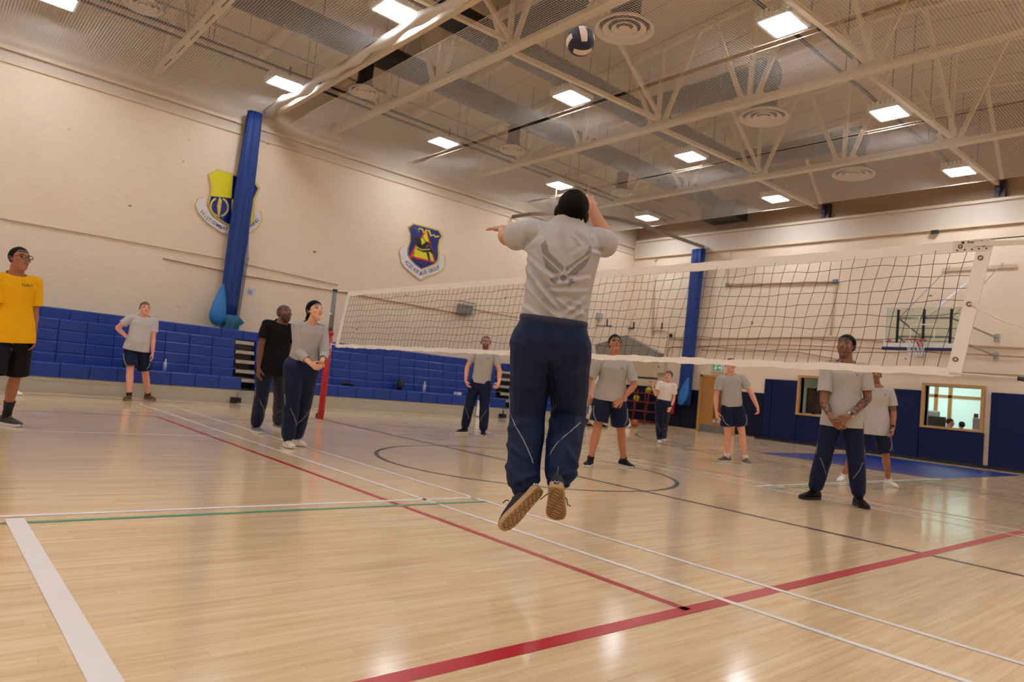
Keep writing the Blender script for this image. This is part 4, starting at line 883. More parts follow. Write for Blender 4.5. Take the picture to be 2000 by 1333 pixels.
m = MB(); m.b2((3.2, 16.25, 0.70), (7.2, 16.76, 0.76)); dk = empty('office_desk', (5, 16.7, 0), 'long office desk inside the larger window', 'desk'); m.build('desk_top', M_OAKF, dk); m = MB(); m.b2((3.3, 16.3, 0), (3.4, 16.7, 0.7)); m.build('leg', M_OAKF, dk); m = MB(); m.b2((7.0, 16.3, 0), (7.1, 16.7, 0.7)); m.build('leg', M_OAKF, dk)
def monitor(x, y, label):
    r = empty('computer_monitor', (x, y, 0.76), label, 'monitor'); m = MB(); m.b2((x-0.24, y-0.02, 0.86), (x+0.24, y+0.02, 1.25)); m.build('screen', M_BLACK, r, bevel=0.008); m = MB(); m.b2((x-0.03, y-0.01, 0.76), (x+0.03, y+0.03, 0.9)); m.b2((x-0.12, y-0.08, 0.76), (x+0.12, y+0.1, 0.775)); m.build('stand', M_BLACK, r)
q = on(1840, 815, 1, 16.6); monitor(q[0]-0.12, 16.55, 'black computer monitor seen through the larger office window')
q = on(1812, 820, 1, 16.8); q = np.array([q[0]-0.1, 0, 0]); r = empty('office_chair', (q[0], 17.35, 0), 'grey office chair back at the left of the larger window', 'chair')
m = MB(); m.b2((q[0]-0.24, 17.3, 0.95), (q[0]+0.24, 17.38, 1.42)); m.build('backrest', mat('chair_grey', (128, 128, 130), 0.7), r, bevel=0.04); m = MB(); m.b2((q[0]-0.25, 17.2, 0.45), (q[0]+0.25, 17.7, 0.55)); m.build('seat', MATS['chair_grey'], r); m = MB(); m.tube([(q[0], 17.42, 0.5), (q[0], 17.42, 1.1)], 0.03, 8); m.build('back_post', M_DGREY, r); m = MB(); m.tube([(q[0], 17.45, 0.05), (q[0], 17.45, 0.46)], 0.03, 8)
for k in range(5): m.tube([(q[0], 17.45, 0.1), (q[0]+0.3*math.cos(k*1.257), 17.45+0.3*math.sin(k*1.257), 0.03)], 0.02, 6)
m.build('base', M_DGREY, r)
q = on(1908, 826, 1, 15.66); m = MB(); m.b2((q[0]-0.09, 15.63, 0.975), (q[0]+0.08, 15.7, 1.28)); tag(m.build('leaflet_holder', M_WHITE), 'white leaflet holder on the larger office window sill', 'holder')
m = MB(); m.b2((q[0]-0.08, 15.66, 1.285), (q[0]+0.02, 15.69, 1.40)); tag(m.build('leaflet', mat('leaflet_red', (170, 60, 66), 0.5)), 'red and white leaflet sticking up from the holder', 'leaflet')
m = MB(); m.b2((1.36, 16.9, 0.0), (1.5, 17.3, 1.75)); tag(m.build('locker', mat('locker_grey', (84, 88, 98), 0.5)), 'narrow grey locker inside the smaller office window', 'locker')
q0 = on(1577, 758, 1, 16.5); q1 = on(1607, 800, 1, 16.5)
pr = empty('framed_picture', (q0[0]+.3, 16.5, q1[2]), 'dark framed picture inside the smaller office window', 'picture')
m = MB(); m.b2((q0[0], 16.48, 1.0), (q0[0]+0.55, 16.52, q0[2])); m.build('frame', M_BLACK, pr); m = MB(); m.b2((q0[0]+0.05, 16.474, 1.05), (q0[0]+0.5, 16.48, q0[2]-0.06)); m.build('print', mat('dim_print', (92, 60, 46), 0.6, noise=0.7, scale=7), pr); m = MB(); m.b2((q0[0]+0.2, 16.5, 0), (q0[0]+0.3, 16.56, 1.05)); m.build('stand_leg', M_BLACK, pr)

# ---- the ball in the air
BC = at(1134, 81, 5.08); BRAD = 0.105
def volleyball(c, R):
    m = MB()
    # cube axes: bottom-front, top-front and left faces turned towards the viewer as in the photograph
    vd = (c-CAM)/np.linalg.norm(c-CAM); e3 = -vd; e1 = np.cross(np.array([0, 0, 1.0]), e3); e1 /= np.linalg.norm(e1); e2 = np.cross(e3, e1)
    loc2w = lambda v: v[0]*e1+v[1]*e2+v[2]*e3
    up_f = loc2w((0.14, 0.66, 0.74)); dn_f = loc2w((0.26, -0.70, 0.66)); up_f /= np.linalg.norm(up_f); dn_f -= up_f*(dn_f@up_f); dn_f /= np.linalg.norm(dn_f); lf = np.cross(up_f, dn_f); lf = lf if lf@e1 < 0 else -lf
    k = 21
    for (nrm, u, v) in ((up_f, lf, dn_f), (-up_f, lf, dn_f), (dn_f, up_f, lf), (-dn_f, up_f, lf), (lf, dn_f, up_f), (-lf, dn_f, up_f)):
        V = []; F = []; mi = []
        for i in range(k+1):
            for j in range(k+1):
                a = math.tan((i/k*2-1)*PI/4); b = math.tan((j/k*2-1)*PI/4); d = nrm+u*a+v*b; d /= np.linalg.norm(d)
                groove = 1.0
                if i in (7, 14) or j in (0, k) or i in (0, k): groove = 0.985
                V.append(c+d*R*groove)
        for i in range(k):
            for j in range(k):
                F = (i*(k+1)+j, (i+1)*(k+1)+j, (i+1)*(k+1)+j+1, i*(k+1)+j+1); m.f.append(tuple(x+len(m.v) for x in F)); m.m.append(1 if 7 <= i < 14 and 1 <= j < k-1 else 0); m.sm.append(True)
        m.v += [tuple(q) for q in V]
    return m
tag(volleyball(BC, BRAD).build('volleyball', [mat('navy_leather', (16, 22, 52), 0.42, noise=0.06, bump=0.25, bscale=400), mat('white_leather', (226, 206, 188), 0.5, noise=0.03, bump=0.25, bscale=400)], recalc=True, loc=tuple(BC)), 'navy and white volleyball in the air above the jumping player', 'volleyball')
# ================================================================== PEOPLE
UP = np.array([0, 0, 1.0])
G = np.array([CF[0], CF[1], 0]); G /= np.linalg.norm(G)          # level direction away from the camera
RGT = np.cross(G, UP)                                             # level direction to the picture's right
def nrm(v): v = np.array(v, float); return v/(np.linalg.norm(v)+1e-12)
def facing(deg): a = math.radians(deg); return -G*math.cos(a)+RGT*math.sin(a)   # 0 = towards camera, 90 = to the right
def reach(p, px, py, L, sign):
    """point on a pixel's sight line at distance L from p (sign +1 = the farther solution)"""
    r = nrm(ray(px, py)); q = CAM-p; b = q@r; c = q@q-L*L; D = b*b-c
    if D < 0:
        t = -b; return p+nrm(CAM+r*t-p)*L
    return CAM+r*(-b+sign*math.sqrt(D))
def knee(h, a, l1, l2, pole):
    d = a-h; L = np.linalg.norm(d)
    if L > (l1+l2)*0.998: k = L/(l1+l2)*1.002; l1 *= k; l2 *= k
    u = d/L; x = (l1*l1-l2*l2+L*L)/(2*L); hgt = math.sqrt(max(0, l1*l1-x*x)); p = pole-u*(pole@u)
    return h+u*x+nrm(p)*hgt
def seg(c, a, b):
    ab = b-a; t = ((c-a)@ab)/(ab@ab); return np.linalg.norm(c-a-max(0, min(1.3, t))*ab)
class Blob:
    """closed lofts that are fused into one continuous surface"""
    def __init__(s): s.m = MB()
    def loft(s, C, R1, R2, X, Y, n=20):
        """rings: centres C, radii R1 along X and R2 along Y (per ring), rounded ends"""
        C = np.array(C, float); k = len(C); V = []; F = []
        X = np.broadcast_to(np.array(X, float), (k, 3)); Y = np.broadcast_to(np.array(Y, float), (k, 3))
        a0 = nrm(C[0]-C[1]); a1 = nrm(C[-1]-C[-2]); rings = []
        for t in (1.0, 0.8, 0.5): q = math.sqrt(max(0, 1-t*t)); rings.append((C[0]+a0*t*min(R1[0], R2[0])*0.9, max(q, .02)*R1[0], max(q, .02)*R2[0], X[0], Y[0]))
        for i in range(k): rings.append((C[i], R1[i], R2[i], X[i], Y[i]))
        for t in (0.5, 0.8, 1.0): q = math.sqrt(max(0, 1-t*t)); rings.append((C[-1]+a1*t*min(R1[-1], R2[-1])*0.9, max(q, .02)*R1[-1], max(q, .02)*R2[-1], X[-1], Y[-1]))
        for (c, p, q, x, y) in rings:
            for j in range(n): t = 2*PI*j/n; V.append(c+x*p*math.cos(t)+y*q*math.sin(t))
        K = len(rings)
        for i in range(K-1):
            for j in range(n): F.append((i*n+j, i*n+(j+1) % n, (i+1)*n+(j+1) % n, (i+1)*n+j))
        F += [tuple(range(n))[::-1], tuple((K-1)*n+j for j in range(n))]
        s.m.add(V, F)
    def limb(s, P, R, n=14, flat=None):
        """round tapered limb through points P with radii R; flat=(axis, ratio) squashes it along an axis"""
        P = [np.array(p, float) for p in P]; k = len(P); T = [nrm(P[min(i+1, k-1)]-P[max(i-1, 0)]) for i in range(k)]
        X = []; x = None
        for t in T:
            x0 = np.array(flat[0], float) if flat else (x if x is not None else np.cross(t, (0.3, 0.9, 0.2)))
            x = nrm(x0-t*(x0@t)); X.append(x)
        Y = [np.cross(t, x) for t, x in zip(T, X)]; f = flat[1] if flat else 1.0
        s.loft(P, [r*f for r in R], R, X, Y, n)
    def ell(s, c, r, X=None, n=16, k=10): s.m.ellipsoid(c, r, None if X is None else np.array(X).T, n, k)
    def fuse(s, vox, smooth=3, keep=None, lam=0.55):
        """-> verts, faces of the fused surface; keep = (points, radius): smoothed less there"""
        me = bpy.data.meshes.new('tmp'); me.from_pydata(s.m.v, [], s.m.f)
        bm = bmesh.new(); bm.from_mesh(me); bmesh.ops.recalc_face_normals(bm, faces=bm.faces); bm.to_mesh(me); bm.free()
        o = bpy.data.objects.new('tmp', me); COL.objects.link(o)
        md = o.modifiers.new('r', 'REMESH'); md.mode = 'VOXEL'; md.voxel_size = vox; md.adaptivity = 0
        dg = bpy.context.evaluated_depsgraph_get(); dg.update()
        m2 = bpy.data.meshes.new_from_object(o.evaluated_get(dg)); n = len(m2.vertices)
        V = np.zeros(n*3); m2.vertices.foreach_get('co', V); V = V.reshape(-1, 3)
        E = np.zeros(len(m2.edges)*2, int); m2.edges.foreach_get('vertices', E); E = E.reshape(-1, 2)
        F = np.zeros(len(m2.loops), int); m2.loops.foreach_get('vertex_index', F); F = F.reshape(-1, 4) if len(F) == 4*len(m2.polygons) else [tuple(p.vertices) for p in m2.polygons]
        bpy.data.objects.remove(o); bpy.data.meshes.remove(me); bpy.data.meshes.remove(m2)
        W = np.ones(n)
        if keep:
            for c, r in keep: W = np.minimum(W, np.clip(np.linalg.norm(V-c, axis=1)/r-0.6, 0.12, 1))
        V = relax(V, E, smooth if keep else max(2, round(smooth*(0.0078/vox)**2)), W, lam)
        return V, F
def relax(V, E, it, W=None, lam=0.55):
    n = len(V); deg = np.bincount(E.ravel(), minlength=n).astype(float)[:, None]+1e-9
    W = np.ones(n) if W is None else W
    for i in range(it):
        S = np.stack([np.bincount(E[:, 0], V[E[:, 1], k], n)+np.bincount(E[:, 1], V[E[:, 0], k], n) for k in range(3)], 1)
        V = V+(S/deg-V)*lam*W[:, None]
    return V
def normals(V, F):
    F = np.array(F); nn = np.cross(V[F[:, 2]]-V[F[:, 0]], V[F[:, 3]]-V[F[:, 1]]); N_ = np.zeros_like(V)
    for k in range(4):
        for c in range(3): N_[:, c] += np.bincount(F[:, k], nn[:, c], len(V))
    return N_/(np.linalg.norm(N_, axis=1, keepdims=True)+1e-12)
def vnoise(P, sc, seed=0):
    """smooth value noise, vectorised"""
    Q = P*sc+seed*17.3; I_ = np.floor(Q).astype(np.int64); f = Q-I_; f = f*f*(3-2*f); out = 0
    for dx in (0, 1):
        for dy in (0, 1):
            for dz in (0, 1):
                h = ((I_[:, 0]+dx)*73856093 ^ (I_[:, 1]+dy)*19349663 ^ (I_[:, 2]+dz)*83492791) & 0xffff
                h = ((h*2654435761) & 0xffffffff)/0xffffffff
                out = out+h*(f[:, 0] if dx else 1-f[:, 0])*(f[:, 1] if dy else 1-f[:, 1])*(f[:, 2] if dz else 1-f[:, 2])
    return out*2-1
def cut_piece(V, F, cols, cuts, o_):
    """trim a piece of cloth: cuts = list of (point, outward normal, side test or None)"""
    me = bpy.data.meshes.new('tmp'); me.from_pydata((V-o_).tolist(), [], F.tolist() if hasattr(F, 'tolist') else F)
    a = me.color_attributes.new('tone', 'FLOAT_COLOR', 'POINT'); a.data.foreach_set('color', np.concatenate([cols, np.ones((len(cols), 1))], 1).ravel().astype(np.float32))
    bm = bmesh.new(); bm.from_mesh(me)
    for cpt, cn, test in cuts:
        p = Vector(np.array(cpt)-o_); nn = Vector(nrm(cn))
        if test is None: g = bm.verts[:]+bm.edges[:]+bm.faces[:]
        else:
            fs_ = [f for f in bm.faces if test(np.array(f.calc_center_median())+o_)]; vs_ = {v for f in fs_ for v in f.verts}; es_ = {e for f in fs_ for e in f.edges}; g = list(vs_)+list(es_)+fs_
        bmesh.ops.bisect_plane(bm, geom=g, plane_co=p, plane_no=nn, clear_outer=True, dist=1e-5)
    bm.to_mesh(me); bm.free(); n = len(me.vertices)
    W = np.zeros(n*3); me.vertices.foreach_get('co', W); C = np.zeros(n*4, np.float32); me.color_attributes['tone'].data.foreach_get('color', C)
    f = [tuple(p.vertices) for p in me.polygons]; bpy.data.meshes.remove(me)
    return W.reshape(-1, 3)+o_, f, C.reshape(-1, 4)[:, :3].astype(float)
def mesh_obj(name, V, F, mats, parent=None, org=None, cols=None, cuts=(), thick=0.0, smooth=True):
    o_ = np.zeros(3) if org is None else org
    if cuts: V, F, cols = cut_piece(V, F, cols, cuts, o_)
    me = bpy.data.meshes.new(name); me.from_pydata((V-o_).tolist(), [], F.tolist() if hasattr(F, 'tolist') else F)
    if cols is not None:
        at_ = me.color_attributes.new('tone', 'FLOAT_COLOR', 'POINT'); at_.data.foreach_set('color', np.concatenate([cols, np.ones((len(cols), 1))], 1).ravel().astype(np.float32))
    for m_ in (mats if isinstance(mats, (list, tuple)) else [mats]): me.materials.append(m_)
    me.polygons.foreach_set('use_smooth', [smooth]*len(me.polygons)); me.update()
    o = bpy.data.objects.new(name, me); COL.objects.link(o)
    if parent is not None: o.parent = parent
    if thick:
        md = o.modifiers.new('cloth', 'SOLIDIFY'); md.thickness = thick; md.offset = -1
    return o
def tone_mat(name, rough, spec=0.4, sss=0.0, noise=0.1, nscale=40, bump=0.1, bscale=120, dims=None):
    m, nt, b = node_mat(name); a = N(nt, 'ShaderNodeAttribute'); a.attribute_name = 'tone'
    tc = N(nt, 'ShaderNodeTexCoord'); n = N(nt, 'ShaderNodeTexNoise'); n.inputs['Scale'].default_value = nscale; n.inputs['Detail'].default_value = 3; nt.links.new(tc.outputs['Object'], n.inputs['Vector'])
    mr = N(nt, 'ShaderNodeMapRange'); mr.inputs[3].default_value = 1-noise; mr.inputs[4].default_value = 1+noise; nt.links.new(n.outputs['Fac'], mr.inputs[0])
    mx = N(nt, 'ShaderNodeMix', data_type='RGBA'); mx.blend_type = 'MULTIPLY'; mx.inputs[0].default_value = 1; nt.links.new(a.outputs['Color'], mx.inputs[6]); nt.links.new(mr.outputs[0], mx.inputs[7])
    nt.links.new(mx.outputs[2], b.inputs['Base Color']); b.inputs['Roughness'].default_value = rough; b.inputs['Specular IOR Level'].default_value = spec
    if sss: b.inputs['Subsurface Weight'].default_value = sss; b.inputs['Subsurface Radius'].default_value = (0.012, 0.005, 0.003)
    n2 = N(nt, 'ShaderNodeTexNoise'); n2.inputs['Scale'].default_value = bscale; nt.links.new(tc.outputs['Object'], n2.inputs['Vector'])
    bp = N(nt, 'ShaderNodeBump'); bp.inputs['Strength'].default_value = bump; bp.inputs['Distance'].default_value = 0.003; nt.links.new(n2.outputs['Fac'], bp.inputs['Height']); nt.links.new(bp.outputs[0], b.inputs['Normal'])
    return m
M_SKIN = tone_mat('skin', 0.48, 0.4, noise=0.05, nscale=30)
M_KNIT = tone_mat('jersey_cloth', 0.85, 0.15, noise=0.06, nscale=260, bump=0.15, bscale=300)
M_SHELL = tone_mat('nylon_shell', 0.55, 0.16, noise=0.06, nscale=20, bump=0.12, bscale=60)
M_HAIRB = mat('dark_hair', (15, 12, 12), 0.6, spec=0.06, noise=0.3, scale=60, bump=0.5, bscale=220)
M_HAIRBR = mat('brown_hair', (84, 58, 40), 0.6, spec=0.2, noise=0.3, scale=60, bump=0.5, bscale=220)
M_HAIRG = mat('auburn_hair', (112, 72, 48), 0.6, spec=0.2, noise=0.3, scale=60, bump=0.5, bscale=220)
M_LENS = glass_mat('spectacle_lens', (0.9, 0.92, 0.95), 1.15)
M_PIPING = mat('reflective_piping', (150, 152, 160), 0.4, noise=0.05)
GREY = lin((176, 168, 160)); NAVY = lin((24, 34, 66)); NAVY2 = lin((20, 28, 52))

def hand(bl, w, d, palm, side, s, curl=0.4, spread=0.10, thumb=0.6):
    """w wrist, d direction of the hand, palm = direction the palm faces, side = +1 if the thumb lies along cross(d, palm)"""
    d = nrm(d); palm = nrm(palm-d*(palm@d)); t = np.cross(d, palm)*side
    f = 1.04*s
    C = [w-d*0.02*f, w+d*0.02*f, w+d*0.06*f, w+d*0.095*f]; bl.loft(C, [0.026*f, 0.033*f, 0.041*f, 0.040*f], [0.020*f, 0.017*f, 0.016*f, 0.012*f], t, palm, 14)
    for i, (o, L, r) in enumerate(((0.030, 0.070, 0.0088), (0.010, 0.079, 0.0092), (-0.011, 0.073, 0.0088), (-0.031, 0.056, 0.0078))):
        b = w+d*(0.092-abs(i-1)*0.004)*f+t*o*f; dd = nrm(d+t*spread*(1.5-i)); P = [b-dd*0.012*f, b]; a = curl*(0.7+0.12*i)
        cur = dd
        for q in (0.45, 0.30, 0.25):
            cur = nrm(cur*math.cos(a)+palm*math.sin(a)); P.append(P[-1]+cur*L*q*f); a *= 1.0
            pn = nrm(palm*1.0); palm_l = palm-cur*(palm@cur)
            if np.linalg.norm(palm_l) < 0.2: palm_l = -dd
        bl.limb(P, [r*f*1.05, r*f*1.05, r*f, r*f*0.95, r*f*0.8], 10)
    b = w+d*0.028*f+t*0.026*f; u = nrm(d*0.75+t*thumb+palm*0.35); P = [b-u*0.01*f, b+u*0.035*f, b+u*0.035*f+nrm(u+d*0.4+palm*0.3)*0.032*f, b+u*0.035*f+nrm(u+d*0.4+palm*0.3)*0.032*f+nrm(d+palm*0.4)*0.024*f]
    bl.limb(P, [0.0145*f, 0.0125*f, 0.011*f, 0.0085*f], 10)
def frame3(fwd, up=UP):
    f = nrm(fwd); r = nrm(np.cross(f, up)); return r, f, np.cross(r, f)         # person's right, forward, up
def head(bl, c, fr, s, fem=False, male_jaw=1.0):
    R, F_, U = fr; P = lambda x, y, z: c+(R*x+F_*y+U*z)*s
    X = np.stack([R, F_, U])
    bl.ell(P(0, -0.014, 0.034), (0.0755*s, 0.094*s, 0.085*s), X, 20, 14)
    j = male_jaw*(0.94 if fem else 1.0); zs = [0.045, 0.01, -0.03, -0.065, -0.095]
    bl.loft([P(0, y, z) for y, z in zip((0.018, 0.02, 0.024, 0.033, 0.046), zs)], [q*s for q in (0.070, 0.069, 0.064*j, 0.055*j, 0.036*j)], [q*s for q in (0.078, 0.077, 0.073, 0.064, 0.044)], R, F_, 20)
    bl.limb([P(0, 0.090, 0.022), P(0, 0.103, -0.004), P(0, 0.112, -0.022)], [0.008*s, 0.010*s, 0.0125*s], 10)
    for x in (-1, 1):
        bl.ell(P(0.010*x, 0.102, -0.026), (0.009*s, 0.010*s, 0.007*s), X, 10, 8)
        bl.ell(P(0.030*x, 0.083, 0.030), (0.026*s, 0.012*s, 0.008*s), X, 12, 8)
        bl.ell(P(0.042*x, 0.066, -0.018), (0.024*s, 0.022*s, 0.022*s), X, 12, 8)
        er = nrm(R*x*0.55-F_*0.84); bl.ell(P(0.080*x, -0.012, -0.002), (0.009*s, 0.021*s, 0.033*s), np.stack([nrm(np.cross(er, U)), er, U]), 12, 10)
    bl.ell(P(0, 0.091, -0.050), (0.024*s, 0.010*s, 0.006*s), X, 12, 8); bl.ell(P(0, 0.089, -0.061), (0.021*s, 0.010*s, 0.0065*s), X, 12, 8)
    bl.ell(P(0, 0.078, -0.096), (0.020*s, 0.016*s, 0.015*s), X, 12, 8)
def face_tones(V, col, c, fr, s, skin, beard=0.0, beardcol=None, lips=None, brow=(0.03, 0.02, 0.016), shave=None):
    R, F_, U = fr; Q = (V-c)/s; x = Q@R; y = Q@F_; z = Q@U; near = (np.linalg.norm(Q, axis=1) < 0.16)
    sk = np.array(skin); ax = np.abs(x)
    def put(mask, c_, a=1.0):
        w = (np.clip(mask, 0, 1)*a*near)[:, None]; col[:] = col*(1-w)+np.array(c_)*w
    g = lambda q, k: np.clip((1-q)*k, 0, 1)
    if shave is not None: put(g((-(z-0.035)/0.02-0.0+np.clip(y*6, -1, 1)*0), 1)*0, shave)
    put(g(((ax-0.033)/0.022)**2+((z-0.012)/0.014)**2, 2)*(y > 0.055), sk*0.80)                     # lids; shade of the eye sockets painted as darker skin
    put(g(((ax-0.033)/0.015)**2+((z-0.010)/0.0062)**2, 4)*(y > 0.055), (0.34, 0.30, 0.28))
    put(g(((ax-0.033)/0.0078)**2+((z-0.010)/0.0072)**2, 4)*(y > 0.055), (0.016, 0.011, 0.009)); put(g(((ax-0.033)/0.019)**2+((z-0.0165)/0.0032)**2, 3)*(y > 0.055), sk*0.12)
    put(g(((ax-0.034)/0.024)**2+((z-0.033-0.004*(1-((ax-0.034)/0.02)**2))/0.0055)**2, 3)*(y > 0.05), brow)
    put(g((x/0.026)**2+((z+0.056)/0.0105)**2, 3)*(y > 0.07), lips if lips is not None else sk*np.array([0.80, 0.55, 0.52]))
    put(g((x/0.022)**2+((z+0.0555)/0.0022)**2, 2)*(y > 0.07), sk*0.3)
    put(g(((ax-0.009)/0.005)**2+((z+0.032)/0.004)**2, 2)*(y > 0.09), sk*0.4)
    if beard:
        low = np.clip((-0.030-z+0.12*np.clip(0.055-y, 0, 0.1)*0)/0.012, 0, 1)*np.clip((y+0.005)/0.02, 0, 1)*(z > -0.13)
        mous = g((x/0.034)**2+((z+0.043)/0.008)**2, 3)*(y > 0.07); lipz = g((x/0.026)**2+((z+0.056)/0.011)**2, 3)
        side = np.clip((ax-0.055)/0.008, 0, 1)*np.clip((0.02-z)/0.02, 0, 1)*np.clip(1-np.abs(y-0.015)/0.03, 0, 1)*(z > -0.06)
        put(np.clip(np.maximum(np.maximum(low, mous), side)-lipz, 0, 1), beardcol or (0.03, 0.02, 0.015), beard)
def hair_cap(parent, org, c, fr, s, m_, thick=0.010, line=0.058, back=-0.06, temple=0.0, side=-0.004, noise=0.002, name='hair', top=0.0):
    """short hair as a shell over the skull: hairline height at the front, nape height at the back"""
    R, F_, U = fr; n, k = 48, 30; V = []; keepf = []
    rx, ry, rz_ = 0.0755+thick*0.75, 0.094+thick*0.8, 0.085+thick+top
    L = []
    for i in range(k+1):
        t = PI*i/k
        for j in range(n): a = 2*PI*j/n; L.append((math.sin(t)*math.cos(a)*rx, -0.014+math.sin(t)*math.sin(a)*ry, 0.034+math.cos(t)*rz_))
    L = np.array(L); x, y, z = L.T
    lim = np.where(y > 0.03, line-0.012*np.clip((np.abs(x)-0.045)/0.02, 0, 1), np.where(y > -0.035, side+(line-side)*np.clip((y+0.0)/0.03, 0, 1), side+(back-side)*np.clip((-0.035-y)/0.035, 0, 1)))
    lim = lim+0.003*np.sin(np.arctan2(y, x)*23)
    ok = z > lim
    tp = np.clip((z-lim)/0.035, 0, 1)**0.7; cc0 = np.array([0, -0.014, 0.034]); inner = np.array([0.0755+0.0015, 0.094+0.0015, 0.085+0.0015])/np.array([rx, ry, rz_])
    W = cc0+(L-cc0)*(inner+(1-inner)*tp[:, None])
    W = W+noise*tp[:, None]*vnoise(L, 60, 3)[:, None]*(L/np.linalg.norm(L, axis=1, keepdims=True))
    W = c+(W[:, 0:1]*R+W[:, 1:2]*F_+W[:, 2:3]*U)*s
    F = []
    for i in range(k):
        for j in range(n):
            q = (i*n+j, (i+1)*n+j, (i+1)*n+(j+1) % n, i*n+(j+1) % n)
            if sum(ok[v] for v in q) >= 3: F.append(q)
    used = sorted({v for f in F for v in f}); mp = {v: i for i, v in enumerate(used)}
    return mesh_obj(name, W[used], [tuple(mp[v] for v in f) for f in F], m_, parent, org, thick=0.004*s)
def glasses(parent, org, c, fr, s, mt_=None):
    R, F_, U = fr; P = lambda x, y, z: c+(R*x+F_*y+U*z)*s; root = MB()
    for q in (-1, 1):
        root.tube([P(q*0.034+0.025*math.copysign(abs(math.cos(a))**0.6, math.cos(a)), 0.110, 0.008+0.019*math.copysign(abs(math.sin(a))**0.6, math.sin(a))) for a in np.linspace(0, 2*PI, 25)[:-1]], 0.0028*s, 6, closed=True)
        root.tube([P(q*0.059, 0.110, 0.014), P(q*0.076, 0.075, 0.014), P(q*0.079, -0.01, 0.010), P(q*0.077, -0.025, -0.008)], 0.0025*s, 6)
    root.tube([P(-0.009, 0.111, 0.012), P(0, 0.114, 0.014), P(0.009, 0.111, 0.012)], 0.0025*s, 6)
    g = root.build('glasses', mt_ or M_BLACK, parent); m = MB()
    for q in (-1, 1): m.lathe([(0, 0), (0.022*s, 0)], P(q*0.034, 0.109, 0.008), F_, 16)
    m.build('lens', M_LENS, g)
def shoe(parent, ankle, toe_dir, up, s, upper, sole, name='shoe', laces=None, L=0.285, detail=False):
    """sports shoe: upper with sole and laces as its own pieces; ankle = joint, sole lies 0.085*s below it"""
    f = nrm(toe_dir-up*(toe_dir@up)); r = np.cross(f, up); a = ankle-up*0.085*s; k = 1.03*s
    P = lambda x, y, z: a+(r*x+f*y+up*z)*k
    ys = np.array([-0.078, -0.07, -0.045, 0.0, 0.05, 0.10, 0.14, 0.175, 0.197, 0.205])*L/0.285
    wd = np.array([0.018, 0.030, 0.037, 0.038, 0.041, 0.047, 0.048, 0.041, 0.026, 0.012])
    top = np.array([0.075, 0.092, 0.100, 0.098, 0.090, 0.074, 0.060, 0.048, 0.038, 0.032])
    n = 20; V = []; F = []
    for y, w_, t in zip(ys, wd, top):
        for j in range(n):
            q = 2*PI*j/n; cx, sz = math.cos(q), math.sin(q)
            xx = w_*math.copysign(abs(cx)**0.75, cx)*(1.0 if sz < 0.1 else 1-0.35*sz); zz = 0.02+(t-0.02)*(0.5+0.5*math.copysign(abs(sz)**0.8, sz)); V.append(P(xx, y, zz))
    for i in range(len(ys)-1):
        for j in range(n): F.append((i*n+j, i*n+(j+1) % n, (i+1)*n+(j+1) % n, (i+1)*n+j))
    F += [tuple(range(n))[::-1], tuple((len(ys)-1)*n+j for j in range(n))]
    m = MB(); m.add(V, F, 0, True); sh = m.build(name, upper, parent, recalc=True)
    m = MB(); out = [(-w_*1.08, y) for y, w_ in zip(ys, wd)]+[(w_*1.08, y) for y, w_ in zip(ys[::-1], wd[::-1])]
    lo = [P(x, y, 0.001+0.006*max(0, (y-0.13)/0.07)**2+0.004*max(0, (-0.05-y)/0.03)) for x, y in out]; hi = [P(x, y, 0.026+0.006*(y < 0)+0.004*max(0, (y-0.15)/0.05)) for x, y in out]; nn = len(out)
    m.add(lo+hi, [tuple(range(nn)), tuple(range(nn, 2*nn))[::-1]]+[(i, nn+i, nn+(i+1) % nn, (i+1) % nn) for i in range(nn)]); so = m.build('sole', sole, sh, recalc=True)
    m = MB()
    for i in range(4):
        y = 0.055+0.022*i; z = 0.094-0.010*i-0.03*max(0, (y-0.08)/0.06); m.tube([P(-0.020, y, z-0.008), P(0, y+0.004, z+0.001), P(0.020, y, z-0.008)], 0.0032*k, 5)
    m.build('laces', laces or upper, sh)
    if detail:
        m = MB()
        for i in range(11):
            y = -0.06+i*0.024; w_ = np.interp(y, ys, wd)*0.9
            m.tube([P(-w_+2*w_*t, y+0.010*math.sin(t*9+i), -0.001+0.006*max(0, (y-0.13)/0.07)**2) for t in np.linspace(0, 1, 12)], 0.0022, 5)
        m.build('tread', mat('sole_groove', (120, 98, 72), 0.8), so)
        m = MB(); m.tube([P(0, -0.075, 0.08), P(0, -0.088, 0.10), P(0, -0.085, 0.125), P(0, -0.07, 0.118)], 0.005, 6); m.build('pull_tab', mat('pull_tab', (70, 72, 80), 0.5), sh)
        m = MB()
        for i in range(9): q = -0.9+0.225*i; m.ellipsoid(P(0.040*math.sin(q), -0.05-0.03*math.cos(q), 0.034+0.004*(i % 2)), (0.0035, 0.0035, 0.0035), n=6, k=4)
        m.build('speckle', M_WHITE, sh)
        m = MB(); m.tube([P(0.02, 0.08, 0.088), P(0.05, 0.09, 0.06), P(0.055, 0.12, 0.05), P(0.07, 0.11, 0.035)], 0.003, 5); m.build('lace_end', upper, sh); m = MB(); m.tube([P(-0.02, 0.08, 0.088), P(-0.055, 0.085, 0.075), P(-0.085, 0.10, 0.05)], 0.003, 5); m.build('lace_end', upper, sh)
    return sh
def stick(parent, name, m_, pts, bvh, org, r=0.004, lift=0.002):
    """narrow strip laid on a garment along world points"""
    P = []
    for p in pts:
        q, nn, i, d = bvh.find_nearest(Vector(p-org)); P.append(np.array(q)+org+np.array(nn)*lift)
    m = MB(); m.tube(P, r, 5); return m.build(name, m_, parent)

